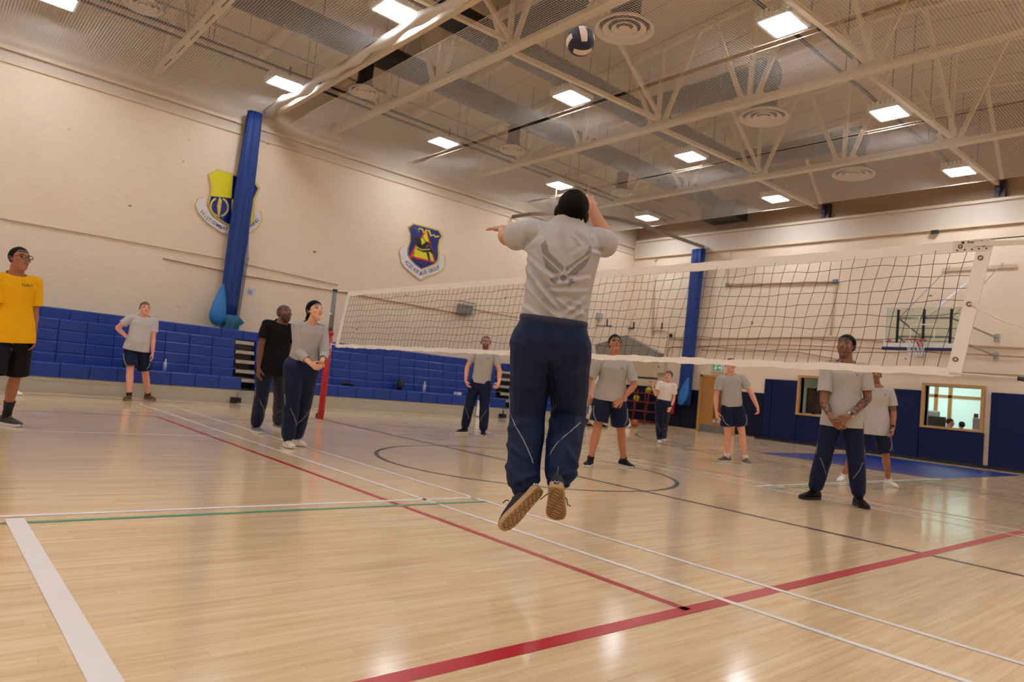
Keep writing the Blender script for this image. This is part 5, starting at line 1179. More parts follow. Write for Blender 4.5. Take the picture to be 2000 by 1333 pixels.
def person(label, sp):
    """sp: dictionary of picture positions, facings and clothing"""
    s = sp.get('s', 1.0); H = sp
    d0 = sp['d']; fem = sp.get('fem', False); stout = sp.get('stout', 1.0); vox = sp.get('vox', 0.007)
    F0 = facing(sp['face']); Rr = np.cross(F0, UP); Lf = -Rr                      # person's right / left
    C7 = at(*sp['neck'], d0+sp.get('neckd', 0))+UP*0.025*s; PV = at(*sp['hip'], d0+sp.get('hipd', 0))
    up = nrm(C7-PV); TL_ = np.linalg.norm(C7-PV); Fw = nrm(F0-up*(F0@up)); Rt = np.cross(Fw, up)
    hw = (0.165 if fem else 0.185)*s*sp.get('sh', 1.0)
    ShL = at(*sp['shL']) if 'shL' in sp else C7-up*0.05*s-Rt*hw; ShR = at(*sp['shR']) if 'shR' in sp else C7-up*0.05*s+Rt*hw
    HpL, HpR = PV-Rt*0.088*s, PV+Rt*0.088*s
    go = lambda p_, q_, L_: reach(p_, q_[0], q_[1], L_, q_[2]) if len(q_) == 3 else at(q_[0], q_[1], d0+q_[3])   # 4 values: depth given instead of length
    ua, fa, ha = 0.295*s, 0.255*s, 0.1*s
    arms = {}
    for k, Sh in (('L', ShL), ('R', ShR)):
        e = sp['el'+k]; E_ = go(Sh, e, ua); w_ = sp['wr'+k]; W_ = go(E_, w_, fa); t_ = sp.get('ha'+k)
        T_ = go(W_, t_, 0.17*s) if t_ else W_+nrm(W_-E_)*0.17*s
        arms[k] = (Sh, E_, W_, T_)
    # legs
    legs = {}
    for k, Hp in (('L', HpL), ('R', HpR)):
        if 'an'+k in sp:      # in the air: ankle given by pixel and depth
            A_ = at(*sp['an'+k]); tz = None
        else:
            fx, fy = sp['ft'+k][:2]; g = on(fx, fy, 2, 0.0); A_ = np.array([g[0], g[1], 0.085*s])
        pole = nrm(Fw+sp.get('pole'+k, 0)*(Rt if k == 'R' else -Rt)); K_ = knee(Hp, A_, 0.425*s, 0.42*s, pole); legs[k] = (Hp, K_, A_)
    base = np.array([(legs['L'][2][0]+legs['R'][2][0])/2, (legs['L'][2][1]+legs['R'][2][1])/2, min(legs['L'][2][2], legs['R'][2][2])-0.085*s])
    hc = at(*sp['head'], d0+sp.get('neckd', 0)+sp.get('headd', -0.02)); hf = facing(sp['hface']); pt = math.radians(sp.get('pitch', 10)); hf = hf*math.cos(pt)+UP*math.sin(pt)
    hu = nrm(UP+sp.get('tilt', 0)*RGT); fr = frame3(hf, hu)
    # ---------------- body
    bl = Blob(); head(bl, hc, fr, s, fem, sp.get('jaw', 1.0))
    skullb = hc-fr[1]*0.015*s-fr[2]*0.055*s
    nr = (0.051 if fem else 0.064)*s; bl.limb([C7-up*0.06*s, C7+(skullb-C7)*0.45, skullb], [nr*1.25, nr*1.0, nr*0.97], 16)
    tr_ = [(-0.03, .100, .075), (0.05, .155, .095), (0.22, .150, .100), (0.42, .145, .100), (0.62, .160, .108), (0.80, .168, .108), (0.93, .125, .080), (1.0, .06, .055)]
    bl.loft([PV+up*TL_*t for t, a, b in tr_], [a*s*stout*0.94 for t, a, b in tr_], [b*s*stout*0.94 for t, a, b in tr_], Rt, Fw, 24)
    keep = []
    at_ = sp.get('armthick', 1.0)
    for k in 'LR':
        Sh, E_, W_, T_ = arms[k]; q = 0.88 if fem else 1.0; q *= s*at_
        bl.limb([C7-up*0.05*s, Sh], [0.055*q, 0.056*q]); bl.limb([C7+(skullb-C7)*0.25, C7-up*0.03*s+(Sh-C7)*0.62], [0.035*s, 0.040*s]); bl.limb([Sh, Sh+(E_-Sh)*0.4, E_], [0.056*q, 0.051*q, 0.040*q])
        bl.limb([E_, E_+(W_-E_)*0.25, E_+(W_-E_)*0.65, W_], [0.040*q, 0.044*q, 0.034*q, 0.026*q])
        inward = (PV+up*0.2-W_); pd = sp.get('palm'+k); palm = np.array(pd[0]*RGT+pd[1]*UP+pd[2]*G) if pd else nrm(inward-UP*(inward@UP))
        hd = nrm(T_-W_); pz = nrm(palm-hd*(palm@hd)); th = np.cross(hd, pz)
        sd = sp.get('thumb'+k)
        if sd is None: sd = 1 if th@Fw > 0 else -1
        hand(bl, W_, hd, pz, sd, s*(0.92 if fem else 1.0), sp.get('curl'+k, 0.35), sp.get('spread', 0.12)); keep.append((W_+hd*0.12*s, 0.13*s))
        Hp, K_, A_ = legs[k]; lt = s*(0.95 if fem else 1.0)*sp.get('legthick', 1.0); bk = nrm(np.cross(np.cross(A_-K_, Fw), A_-K_))*0.016*s*-1
        bk = -Fw*0.014*s
        bl.limb([Hp, Hp+(K_-Hp)*0.35, K_-(K_-Hp)*0.1, K_], [0.088*lt, 0.080*lt, 0.056*lt, 0.053*lt]); bl.limb([K_, K_+(A_-K_)*0.3+bk, K_+(A_-K_)*0.65+bk*0.4, A_], [0.051*lt, 0.056*lt, 0.041*lt, 0.035*lt])
        if k+'bare' not in sp: bl.ell(A_-UP*0.02*s, (0.038*s, 0.038*s, 0.05*s))
    keep.append((hc+fr[1]*0.06*s, 0.15*s))
    V, F = bl.fuse(vox, 3, keep)
    skin = np.array(lin(sp['skin'])); col = np.tile(skin, (len(V), 1))
    col *= (1+0.06*vnoise(V, 14, 2))[:, None]
    for p_, r_ in [(arms[k][3], 0.10) for k in 'LR']:
        w_ = np.clip(1-np.linalg.norm(V-p_, axis=1)/(r_*s), 0, 1)[:, None]*0.35; col[:] = col*(1-w_)+skin*np.array([1.02, 0.82, 0.78])*w_
    Q = (V-hc)@fr[2]/s; Y_ = (V-hc)@fr[1]/s; X_ = np.abs((V-hc)@fr[0])/s
    if sp.get('stubble') is None and 'hair' in sp: sp['stubble'] = {'dark_hair': (24, 19, 18), 'brown_hair': (84, 58, 40), 'auburn_hair': (112, 72, 48)}.get(sp['hair']['m_'].name, (60, 42, 34))
    if sp.get('stubble') is not None:      # cropped scalp
        w_ = np.clip((Q-(0.05-0.085*np.clip((0.055-Y_)/0.05, 0, 1)+0.03*np.clip((X_-0.05)/0.02, 0, 1)*(Y_ > 0)))/0.006, 0, 1)*(np.linalg.norm(V-hc, axis=1) < 0.16*s)*sp.get('stubblea', 0.85); w_ = w_[:, None]; col[:] = col*(1-w_)+np.array(lin(sp['stubble']))*w_
    face_tones(V, col, hc, fr, s, skin, sp.get('beard', 0), sp.get('beardcol'), sp.get('lips'), lin(sp.get('brow', (40, 30, 26))))
    for k, t0, t1, st in sp.get('tattoo', ()):
        a, b = {'fL': arms['L'][1:3], 'fR': arms['R'][1:3], 'uL': arms['L'][0:2], 'uR': arms['R'][0:2], 'sL': legs['L'][1:3], 'sR': legs['R'][1:3]}[k]
        ab = b-a; t = ((V-a)@ab)/(ab@ab); dd = np.linalg.norm(V-a-t[:, None]*ab, axis=1); w_ = ((t > t0) & (t < t1) & (dd < 0.09*s))*np.clip((vnoise(V, 46, 4)+vnoise(V, 90, 7)*0.6+st)*2.5, 0, 1)*0.78; w_ = w_[:, None]; col[:] = col*(1-w_)+np.array([0.02, 0.022, 0.028])*w_
    body = mesh_obj('person', V, F, M_SKIN, None, base, col); body.location = base
    tag(body, label, 'person')
    # ---------------- shirt
    sc = sp.get('shirt')
    if sc is not None:
        hem = sp.get('hem', 0.0); loose = sp.get('loose', 1.0); b2 = Blob(); st = stout*s
        lowf = min(1.0, max(0.0, (0.08-hem)/0.10)); wq, dq = .168+.028*lowf, .120+.030*lowf; rows = [(hem-0.16, wq*loose, dq*loose), (hem, wq*loose, dq*loose), (max(hem+0.06, 0.08), (.167+.022*lowf)*loose, (.120+.022*lowf)*loose), (0.27, (.166+.008*lowf)*loose, (.121+.006*lowf)*loose), (0.45, .164, .122), (0.62, .172, .124), (0.80, .182, .124), (0.93, .150, .098), (1.02, .088, .076), (1.10, .075, .070)]
        bel = sp.get('belly', 0.0)
        b2.loft([PV+up*TL_*t+Fw*bel*math.exp(-((t-0.3)/0.22)**2) for t, a, b in rows], [a*st for t, a, b in rows], [b*st+bel*0.6*math.exp(-((t-0.3)/0.22)**2) for t, a, b in rows], Rt, Fw, 28)
        cuts = [(PV+up*TL_*hem, -up+sp.get('hemtilt', 0)*Rt, None), (C7+up*0.012*s+(hc-C7)*0.06, nrm(up*1.0+nrm(hc-C7)*0.3+Fw*0.42), None)]
        sl = sp.get('sleeve', 0.62); pieces = []
        for k in 'LR': b2.limb([C7-up*0.05*s, arms[k][0]], [0.068*s, 0.066*s*at_]); b2.limb([C7+(skullb-C7)*0.2, C7-up*0.02*s+(arms[k][0]-C7)*0.62], [0.045*s, 0.052*s])
        pieces.append((b2, cuts))
        for k in 'LR':
            Sh, E_, W_, T_ = arms[k]; q = s*at_; b4 = Blob(); inn = Sh+nrm(C7-up*0.05*s-Sh)*0.07*s; b2.ell(Sh-up*0.055*s+nrm(C7-up*0.05*s-Sh)*0.045*s, (0.068*s, 0.068*s, 0.075*s))
            if sl <= 1.0:
                b4.limb([inn, Sh, Sh+(E_-Sh)*(sl*0.5), Sh+(E_-Sh)*(sl+0.22)], [0.066*q, 0.070*q, 0.072*q, 0.074*q]); pieces.append((b4, [(Sh+(E_-Sh)*sl, E_-Sh, None)]))
            else:
                b4.limb([inn, Sh, Sh+(E_-Sh)*0.5, E_, E_+(W_-E_)*(sl-1)*0.6, E_+(W_-E_)*(sl-1+0.2)], [0.064*q, 0.066*q, 0.062*q, 0.054*q, 0.050*q, 0.042*q]); pieces.append((b4, [(E_+(W_-E_)*(sl-1), W_-E_, None)]))
        am = sp.get('wr', 0.006); AV = []; AF = []; AC = []; off = 0
        for bb_, cc_ in pieces:
            V2, F2 = bb_.fuse(vox, 4); N2 = normals(V2, F2); tt = ((V2-PV)@up)/TL_
            wob = vnoise(np.stack([V2@Rt*9, V2@Fw*9, V2@up*3.4], 1), 1.0, 5)*0.7+vnoise(np.stack([V2@(Rt+up)*13, V2@Fw*10, V2@(up-Rt)*5], 1), 1.0, 9)*0.6
            V2 = V2+N2*(am*wob*(0.5+0.9*np.clip(1-tt, 0, 1)))[:, None]
            if 'folds' in sp: V2 = sp['folds'](V2, N2)
            c2 = np.tile(np.array(lin(sc)), (len(V2), 1)); c2 *= (1+0.03*vnoise(V2, 30, 1))[:, None]
            if 'print' in sp: c2 = sp['print'](V2, c2, N2)
            for (u_, v_, dark, kind) in sp.get('marks', ()):     # small chest mark: u along person's left, v up from waist (0..1)
                cc = PV+up*TL_*v_+Fw*0.13*st-Rt*u_*s; xx = -(V2-cc)@Rt/s; yy = (V2-cc)@up/s; fr_ = (V2-PV)@Fw > 0
                ww = fr_*((np.abs(np.abs(xx)-0.012-0.5*yy) < 0.006)*(np.abs(yy) < 0.018)) if kind == 'v' else fr_*((np.abs(xx) < 0.035)*(np.abs(yy) < 0.011))
                c2 = c2*(1-ww[:, None]*dark)
            V2, F2, c2 = cut_piece(V2, F2, c2, cc_, base)
            AV.append(V2); AC.append(c2); AF += [tuple(i+off for i in f) for f in F2]; off += len(V2)
        sh = mesh_obj(sp.get('shirtname', 'shirt'), np.concatenate(AV), AF, M_KNIT, body, base, np.concatenate(AC), (), 0.004)
        if 'chest_text' in sp:
            txt, px, py, size, colr = sp['chest_text']; me_ = sh.data; bv = BVHTree.FromPolygons([v.co for v in me_.vertices], [tuple(p.vertices) for p in me_.polygons])
            tv, tf = text_mesh(txt, size); m = MB(); P_ = []
            for q in tv:
                pp = at(px, py, d0)-Rt*q[0]+up*q[1]; hit_ = bv.ray_cast(Vector(pp+Fw*0.5-base), Vector(-Fw)); P_.append((np.array(hit_[0])+base+Fw*0.003) if hit_[0] is not None else pp+Fw*0.12)
            m.add(P_, [tuple(f) for f in tf]); m.build('chest_lettering', colr, sh)
    # ---------------- trousers or shorts
    tc_ = sp.get('bottom', 'trousers'); b3 = Blob(); st = stout*s; bag = sp.get('bag', 1.0)
    wz = sp.get('waist', 0.14); tc = np.array(lin(sp.get('bottomcol', (19, 29, 60))))
    b3.limb([PV, PV-up*0.05*s, PV-up*0.115*s], [0.10*s*bag, 0.095*s*bag, 0.062*s*bag]); rr = [(-0.10, .125, .105), (0.0, .176, .128), (wz*0.6, .172, .122), (wz, .163, .117), (wz+0.12, .160, .115)]
    b3.loft([PV+up*TL_*t-Fw*0.012*s for t, a, b in rr], [a*st*(sp.get('hipw', 1.0) if i < 2 else 1+(sp.get('hipw', 1.0)-1)*(0.45 if i == 2 else 0)) for i, (t, a, b) in enumerate(rr)], [b*st for t, a, b in rr], Rt, Fw, 28); cuts = [(PV+up*TL_*wz, up, None)]
    paths = {}
    for k in 'LR':
        Hp, K_, A_ = legs[k]; q = s*sp.get('legthick', 1.0)*bag
        if tc_ == 'trousers':
            ank = A_+(K_-A_)*sp.get('cuff', 0.03)
            b3.limb([Hp, Hp+(K_-Hp)*0.18, Hp+(K_-Hp)*0.5, K_, K_+(A_-K_)*0.35, K_+(A_-K_)*0.72, ank+(K_-ank)*0.10, ank], [0.112*q, 0.110*q, 0.099*q, 0.087*q, 0.086*q, 0.081*q, 0.072*q, 0.050*q])
        else:
            e = Hp+(K_-Hp)*sp.get('shortlen', 0.72); b3.limb([Hp, Hp+(e-Hp)*0.6, e+(K_-Hp)*0.14], [0.098*q, 0.102*q, 0.104*q]); cuts.append((e, K_-Hp, (lambda c, a=Hp, b=K_, a2=legs['R' if k == 'L' else 'L'][0], b2_=legs['R' if k == 'L' else 'L'][1], h=PV: seg(c, a, b) < seg(c, a2, b2_) and (c-h)@up < 0)))
    V3, F3 = b3.fuse(vox, 4); N3 = normals(V3, F3); aw = sp.get('twr', 0.010)
    if tc_ == 'trousers':
        hz = V3[:, 2]-base[2]; lowk = np.clip(1.15-hz/(0.75*s), 0.35, 1.1)
        wob = vnoise(np.stack([V3[:, 0]*7, V3[:, 1]*7, V3[:, 2]*11], 1), 1, 11)*0.6+vnoise(np.stack([V3@(Rt+up)*10, V3@Fw*8, V3@(up*1.6-Rt)*6], 1), 1, 13)*0.6
        V3 = V3+N3*(aw*wob*lowk)[:, None]
    else: V3 = V3+N3*(0.5*aw*vnoise(V3*np.array([1, 1, 0.5]), 13, 8))[:, None]
    if 'tfolds' in sp: V3 = sp['tfolds'](V3, N3)
    c3 = np.tile(tc, (len(V3), 1))*(1+0.05*vnoise(V3, 6, 2))[:, None]
    bt = mesh_obj('trousers' if tc_ == 'trousers' else 'shorts', V3, F3, M_SHELL, body, base, c3, cuts, 0.004)
    bvh = BVHTree.FromPolygons((V3-base).tolist(), [tuple(f) for f in F3])
    if sp.get('piping', True):
        for k in 'LR':
            Hp, K_, A_ = legs[k]; o_ = (-Rt if k == 'L' else Rt); fb = Fw*(-1 if sp.get('backview') else 1)
            if tc_ == 'trousers':
                pts = [K_+(Hp-K_)*0.25+o_*0.11*s+fb*0.02*s, K_+o_*0.11*s+fb*0.03*s]+[K_+(A_-K_)*t+(o_*(0.10-0.20*u))*s+fb*0.12*s for t, u in ((0.1, 0.15), (0.2, 0.33), (0.3, 0.5), (0.4, 0.68), (0.5, 0.86), (0.55, 0.95))]
                stick(bt, 'piping', M_PIPING, pts, bvh, base, 0.0032*s, 0.0)
            else:
                e = Hp+(K_-Hp)*sp.get('shortlen', 0.72); pts = [Hp+(e-Hp)*t+(o_*(0.115-0.09*u)*s)+fb*(0.05+0.10*u)*s for t, u in ((0.35, 0.0), (0.55, 0.12), (0.72, 0.3), (0.86, 0.55), (0.97, 0.9))]
                stick(bt, 'piping', M_PIPING, pts, bvh, base, 0.0065*s)
    # ---------------- socks, shoes, hair, extras
    for k in 'LR':
        Hp, K_, A_ = legs[k]
        so = sp.get('sock')
        if so is not None:
            hgt, cs = so; m = MB(); ax_ = nrm(K_-A_); m.tube([A_-ax_*0.02*s, A_+ax_*hgt*0.5*s, A_+ax_*hgt*s], [0.043*s, 0.042*s*sp.get('legthick', 1), (0.042+hgt*0.06)*s*sp.get('legthick', 1)], 16); m.build('sock', cs, body)
        td = sp['toe'+k]
        if isinstance(td, (int, float)): shoe(body, A_, facing(td), UP, s*(0.92 if fem else 1), sp['shoe'][0], sp['shoe'][1], laces=sp['shoe'][2] if len(sp['shoe']) > 2 else None)
        else: shoe(body, A_, td[0], nrm(td[1]), s, sp['shoe'][0], sp['shoe'][1], laces=sp['shoe'][2] if len(sp['shoe']) > 2 else None, detail=True)
    if 'hair' in sp: hair_cap(body, base, hc, fr, s, **sp['hair'])
    if sp.get('glasses'): glasses(body, base, hc, fr, s)
    for k, mt_ in sp.get('watch', ()):
        Sh, E_, W_, T_ = arms[k]; ax_ = nrm(E_-W_); c_ = W_+ax_*0.035*s; m = MB(); m.tube([c_-ax_*0.011, c_+ax_*0.011], 0.034*s*at_, 16)
        b_ = m.build('wristwatch', mt_, body); m = MB(); o_ = nrm(CAM-c_); o_ = nrm(o_-ax_*(o_@ax_)); m.lathe([(0.019*s, 0), (0.019*s, 0.007), (0, 0.007)], c_+o_*0.031*s, o_, 14); m.build('watch_face', mat('watch_face', (30, 30, 34), 0.2), b_)
    if 'extra' in sp: sp['extra'](body, base, hc, fr, s, arms, legs, (PV, C7, up, Fw, Rt))
    return body
SK_L, SK_T, SK_B, SK_D, SK_P = (206, 150, 126), (186, 130, 98), (158, 104, 76), (112, 72, 54), (222, 160, 140)
WSH = (mat('white_shoe', (226, 222, 216), 0.5), mat('white_sole', (214, 208, 200), 0.5))
BSH = (mat('black_shoe', (14, 14, 16), 0.6, spec=0.2), mat('pale_sole', (206, 202, 198), 0.5))
KSH = (MATS['black_shoe'], mat('black_sole', (26, 24, 24), 0.6))
GSH = (mat('grey_shoe', (118, 116, 116), 0.6), MATS['pale_sole'])
BLKSOCK = mat('black_sock', (18, 18, 20), 0.8); WHTSOCK = mat('white_sock', (222, 216, 210), 0.8)
HB = dict(m_=M_HAIRB)
GREYT = (176, 174, 174)
# ---- the jumping player, seen from behind
def jfolds(V, Nn):
    """creases of the pulled shirt, given as picture lines on its back"""
    d = V-CAM; z = d@CF; px = 1000+FPX*(d@CR)/z; py = 666.5-FPX*(d@CU)/z; back = (Nn@CF < 0.15)
    out = np.zeros(len(V))
    for (x0, y0, x1, y1, w_, a) in JF:
        dx, dy = x1-x0, y1-y0; L = dx*dx+dy*dy; t = np.clip(((px-x0)*dx+(py-y0)*dy)/L, 0, 1); sag = 6*np.sin(PI*t)
        q = ((px-x0-t*dx)**2+(py-y0-t*dy-sag*0)**2)**0.5; out += 1.35*a*np.exp(-(q/w_)**2)*(0.35+0.65*np.sin(PI*np.clip(t, 0.05, 0.95)))
    return V+Nn*(out*back)[:, None]
Z5 = lambda x, y: (940+x/3.9214, 340+y/3.9214)
JF = []
for (a, b, w_, am) in [((330, 700), (560, 1000), 5, .011), ((350, 650), (640, 880), 4, .008), ((320, 820), (560, 1090), 5, .010), ((440, 860), (620, 1090), 5, .012), ((500, 900), (800, 900), 5, .010), ((560, 850), (820, 800), 4, .009), ((520, 940), (770, 1080), 5, .011), ((600, 960), (760, 1010), 4, .008), ((640, 1080), (790, 960), 5, .010), ((690, 1110), (800, 1030), 4, .010), ((590, 420), (610, 640), 5, .006), ((700, 470), (760, 540), 4, .010), ((800, 460), (840, 570), 4, .010), ((830, 600), (920, 620), 4, .008), ((330, 590), (450, 500), 5, .008), ((300, 470), (330, 580), 4, .007), ((460, 420), (490, 380), 4, .006), ((400, 600), (460, 760), 6, .006), ((690, 640), (800, 560), 5, .005), ((600, 820), (700, 870), 4, .007), ((470, 1000), (600, 1110), 4, .008), ((300, 1000), (480, 1110), 5, .006)]:
    p0, p1 = Z5(*a), Z5(*b); JF.append((p0[0], p0[1], p1[0], p1[1], w_, am))
    nx, ny = p1[1]-p0[1], -(p1[0]-p0[0]); L = math.hypot(nx, ny); k = 9/L; JF.append((p0[0]+nx*k, p0[1]+ny*k, p1[0]+nx*k, p1[1]+ny*k, w_, -am*0.9))
EMB = [[Z5(*q) for q in P] for P in (
    [(493, 500), (520, 600), (636, 712), (618, 752), (470, 610), (455, 545)], [(470, 628), (612, 762), (548, 762), (496, 716)],
    [(838, 540), (846, 600), (720, 690), (650, 752), (644, 716), (790, 620)], [(840, 625), (800, 705), (720, 778), (660, 772), (720, 712)],
    [(530, 800), (570, 784), (596, 806), (566, 846), (530, 820)], [(672, 808), (698, 800), (716, 834), (668, 860)])]
EMBC = Z5(628, 798)
def inpoly(px, py, P):
    c = np.zeros(len(px), bool); n = len(P)
    for i in range(n):
        (x0, y0), (x1, y1) = P[i], P[(i+1) % n]
        if y0 == y1: continue
        k = ((y0 > py) != (y1 > py)) & (px < (x1-x0)*(py-y0)/(y1-y0)+x0); c ^= k
    return c
def jprint(V, col, Nn):
    """winged emblem printed in darker grey on the back of the shirt"""
    d = V-CAM; z = d@CF; px = 1000+FPX*(d@CR)/z; py = 666.5-FPX*(d@CU)/z; m = np.zeros(len(V), bool)
    for P in EMB: m |= inpoly(px, py, P)
    m |= ((px-EMBC[0])**2+(py-EMBC[1])**2 < 6.2**2); m &= (Nn@CF < 0)
    return np.where(m[:, None], col*0.52, col)
def jt(V, Nn):
    d = V-CAM; z = d@CF; px = 1000+FPX*(d@CR)/z; py = 666.5-FPX*(d@CU)/z; back = (Nn@CF < 0.3); out = np.zeros(len(V))
    Z6 = lambda x, y: (960+x/2.9, 600+y/2.9)
    for (a, b, w_, am) in [((330, 330), (345, 560), 6, -.020), ((330, 120), (335, 330), 3, -.004), ((110, 470), (320, 440), 7, .008), ((340, 400), (480, 350), 7, .008), ((120, 200), (300, 260), 9, .006), ((350, 600), (460, 540), 6, .010), ((100, 690), (240, 640), 7, .008), ((90, 780), (200, 860), 6, .010), ((85, 900), (180, 1010), 6, .012), ((110, 1000), (250, 950), 6, .012), ((180, 1040), (260, 980), 5, .010), ((330, 760), (440, 700), 6, .008), ((420, 800), (480, 900), 6, .010), ((330, 960), (470, 940), 6, .012), ((430, 1000), (490, 950), 6, .010), ((340, 1000), (420, 1010), 5, .010), ((470, 600), (480, 760), 6, .008), ((330, 640), (380, 720), 6, .009)]:
        p0, p1 = Z6(*a), Z6(*b); dx, dy = p1[0]-p0[0], p1[1]-p0[1]; t = np.clip(((px-p0[0])*dx+(py-p0[1])*dy)/(dx*dx+dy*dy), 0, 1)
        out += am*np.exp(-((px-p0[0]-t*dx)**2+(py-p0[1]-t*dy)**2)/w_**2)
    return V+Nn*(out*back)[:, None]
def jextra(body, base, hc, fr, s, arms, legs, T):
    PV, C7, up, Fw, Rt = T; m = MB(); R_ = []
    n = 48; TL_ = np.linalg.norm(C7-PV)
    for k, (t, gx) in enumerate(((0.150, 0.0), (0.165, 0.006), (0.20, 0.008), (0.215, 0.0))):
        for j in range(n):
            a = 2*PI*j/n; w_ = 0.003*math.sin(a*31); R_.append(PV+up*TL_*t-Fw*0.012+Rt*(0.166+gx+w_)*math.cos(a)*JST+Fw*(0.120+gx+w_)*math.sin(a)*JST)
    F = []
    for i in range(3):
        for j in range(n): F.append((i*n+j, i*n+(j+1) % n, (i+1)*n+(j+1) % n, (i+1)*n+j))
    m.add(R_, F, 0, True); m.build('waistband', mat('navy_waistband', (22, 30, 58), 0.7, noise=0.1), [c for c in body.children if c.name.startswith('trousers')][0])
JST = 1.06
DJ = 3.75
toeL = at(989, 1034, DJ+0.03)-at(1052, 985, DJ-0.02); toeR = at(1091, 1024, DJ-0.02)-at(1080, 965, DJ-0.02)
person('person jumping in mid air, seen from behind, grey shirt with wing print, navy trousers', dict(
    d=DJ, s=1.03, vox=0.0045, stout=JST, face=172, skin=SK_T, neck=(1107, 452), hip=(1076, 669), neckd=-0.02, hipd=0.0,
    head=(1117, 416), headd=0.03, hface=170, pitch=34, tilt=0.16, shL=(1036, 455, DJ+0.03), shR=(1166, 472, DJ+0.02),
    elL=(990, 466, 1), wrL=(982, 448, 1), haL=(960, 444, 1), palmL=(0.2, -1, 0.2), curlL=0.12, spread=0.16,
    elR=(1190, 478, 1), wrR=(1154, 404, 1), haR=(1142, 372, 1), palmR=(-0.3, 0.2, 1.0), curlR=0.3,
    anL=(1020, 960, DJ-0.02), anR=(1089, 946, DJ-0.04), poleL=0.15, poleR=0.1, toeL=(-RGT*0.76-UP*0.60+G*0.22, nrm(-RGT*0.55+UP*0.42+G*0.72)), toeR=(G*0.72-UP*0.66+RGT*0.12, nrm(UP*0.70+G*0.68+RGT*0.08)),
    shirt=(177, 175, 176), hem=0.165, loose=0.99, sleeve=0.60, wr=0.004, folds=jfolds, print=jprint, waist=0.19, bag=1.14, hipw=1.07, twr=0.008, tfolds=jt, bottomcol=(21, 33, 66), cuff=0.04, backview=True,
    shoe=(mat('charcoal_knit', (40, 42, 50), 0.8, noise=0.25, scale=90, bump=0.5, bscale=300), mat('tan_rubber', (176, 146, 110), 0.75, noise=0.1, scale=30), MATS['black_shoe']), sock=(0.05, BLKSOCK), extra=jextra,
    hair=dict(m_=M_HAIRB, thick=0.010, line=0.05, back=-0.03, side=0.015), brow=(20, 16, 14), stubble=(44, 33, 29), armthick=1.08))
# ---- near side of the net
person('person in a bright yellow shirt and black shorts, wearing glasses, at the left edge', dict(
    d=7.17, s=1.04, face=62, skin=SK_B, neck=(30, 543), hip=(23, 653), head=(38, 507), hface=68, pitch=8, vox=0.0065, stout=1.03,
    elL=(66, 622, 1), wrL=(65, 662, -1), haL=(64, 688, -1), elR=(-4, 628, 1), wrR=(6, 668, -1), haR=(12, 694, -1), curlL=0.5, curlR=0.4, ftL=(10, 831), ftR=(-48, 838), toeL=75, toeR=60,
    shirt=(226, 166, 12), hem=-0.14, loose=1.06, sleeve=0.82, wr=0.006, bottom='shorts', bottomcol=(13, 14, 20), shortlen=0.93, waist=0.08, piping=False, bag=1.12,
    shoe=(mat('black_green_shoe', (26, 34, 22), 0.6, noise=0.5, scale=20), MATS['pale_sole'], mat('green_lace', (130, 170, 50), 0.6)), sock=(0.18, BLKSOCK), hair=dict(m_=M_HAIRB, thick=0.010, line=0.062), glasses=True, beard=0.0, brow=(24, 18, 16),
    chest_text=('NAVY', 57, 561, 0.05, mat('navy_print', (40, 40, 40), 0.7))))
person('person in white shoes, mostly outside the picture behind the one in yellow', dict(
    d=11.4, s=0.97, face=70, skin=SK_L, neck=(-14, 635), hip=(-16, 705), head=(-12, 612), hface=70, vox=0.009, elL=(-5, 668, 1), wrL=(-4, 690, -1), elR=(-28, 668, -1), wrR=(-24, 690, -1), ftL=(22, 771), ftR=(-40, 775), toeL=80, toeR=70,
    shirt=GREYT, hem=0.0, bottom='shorts', shoe=WSH, sock=(0.08, WHTSOCK), hair=dict(m_=M_HAIRBR)))
person('person with one hand on hip, grey shirt and navy shorts, in front of the bleachers', dict(
    d=12.86, s=1.04, face=28, skin=SK_P, neck=(281, 622), hip=(267, 681), head=(283, 603), hface=42, pitch=4, vox=0.0075, stout=1.10, belly=0.03, legthick=1.12,
    elR=(229, 641, 1), wrR=(251, 662, -1), haR=(262, 669, -1), palmR=(0.3, 0, 1), curlR=0.6, elL=(298, 671, 1), wrL=(298, 693, -1), haL=(298, 707, -1), ftL=(288, 781), ftR=(251, 782), toeL=62, toeR=14, poleL=0.1, poleR=0.1,
    shirt=(186, 183, 183), hem=-0.05, loose=1.0, bottom='shorts', shortlen=0.80, bag=1.1, waist=0.10, shoe=(mat('rust_shoe', (92, 50, 36), 0.6, noise=0.4, scale=30), mat('dark_tan_sole', (120, 96, 60), 0.6), BLKSOCK), sock=(0.05, BLKSOCK), hair=dict(m_=M_HAIRBR, thick=0.007, line=0.06), brow=(90, 66, 50)))
person('person in a black shirt and navy trousers looking up, behind the one in grey sweatshirt', dict(
    d=8.68, s=0.98, face=42, skin=SK_D, neck=(549, 635), hip=(533, 708), head=(555, 614), hface=52, pitch=18, vox=0.0065, stout=1.0,
    elR=(506, 694, 1), wrR=(504, 729, -1), haR=(504, 755, -1), elL=(567, 692, 1), wrL=(570, 722, -1), ftR=(498, 845), ftL=(541, 838), toeR=50, toeL=58, poleR=0.1,
    shirt=(17, 17, 19), hem=-0.30, loose=1.06, bag=1.04, waist=0.02, shoe=GSH, stubble=(44, 30, 26), stubblea=0.7, beard=0.8, beardcol=(0.022, 0.015, 0.012), brow=(24, 16, 14), hair=dict(m_=mat('cropped_hair', (58, 42, 36), 0.7, noise=0.3, scale=80), thick=0.002, line=0.066, noise=0.001)))
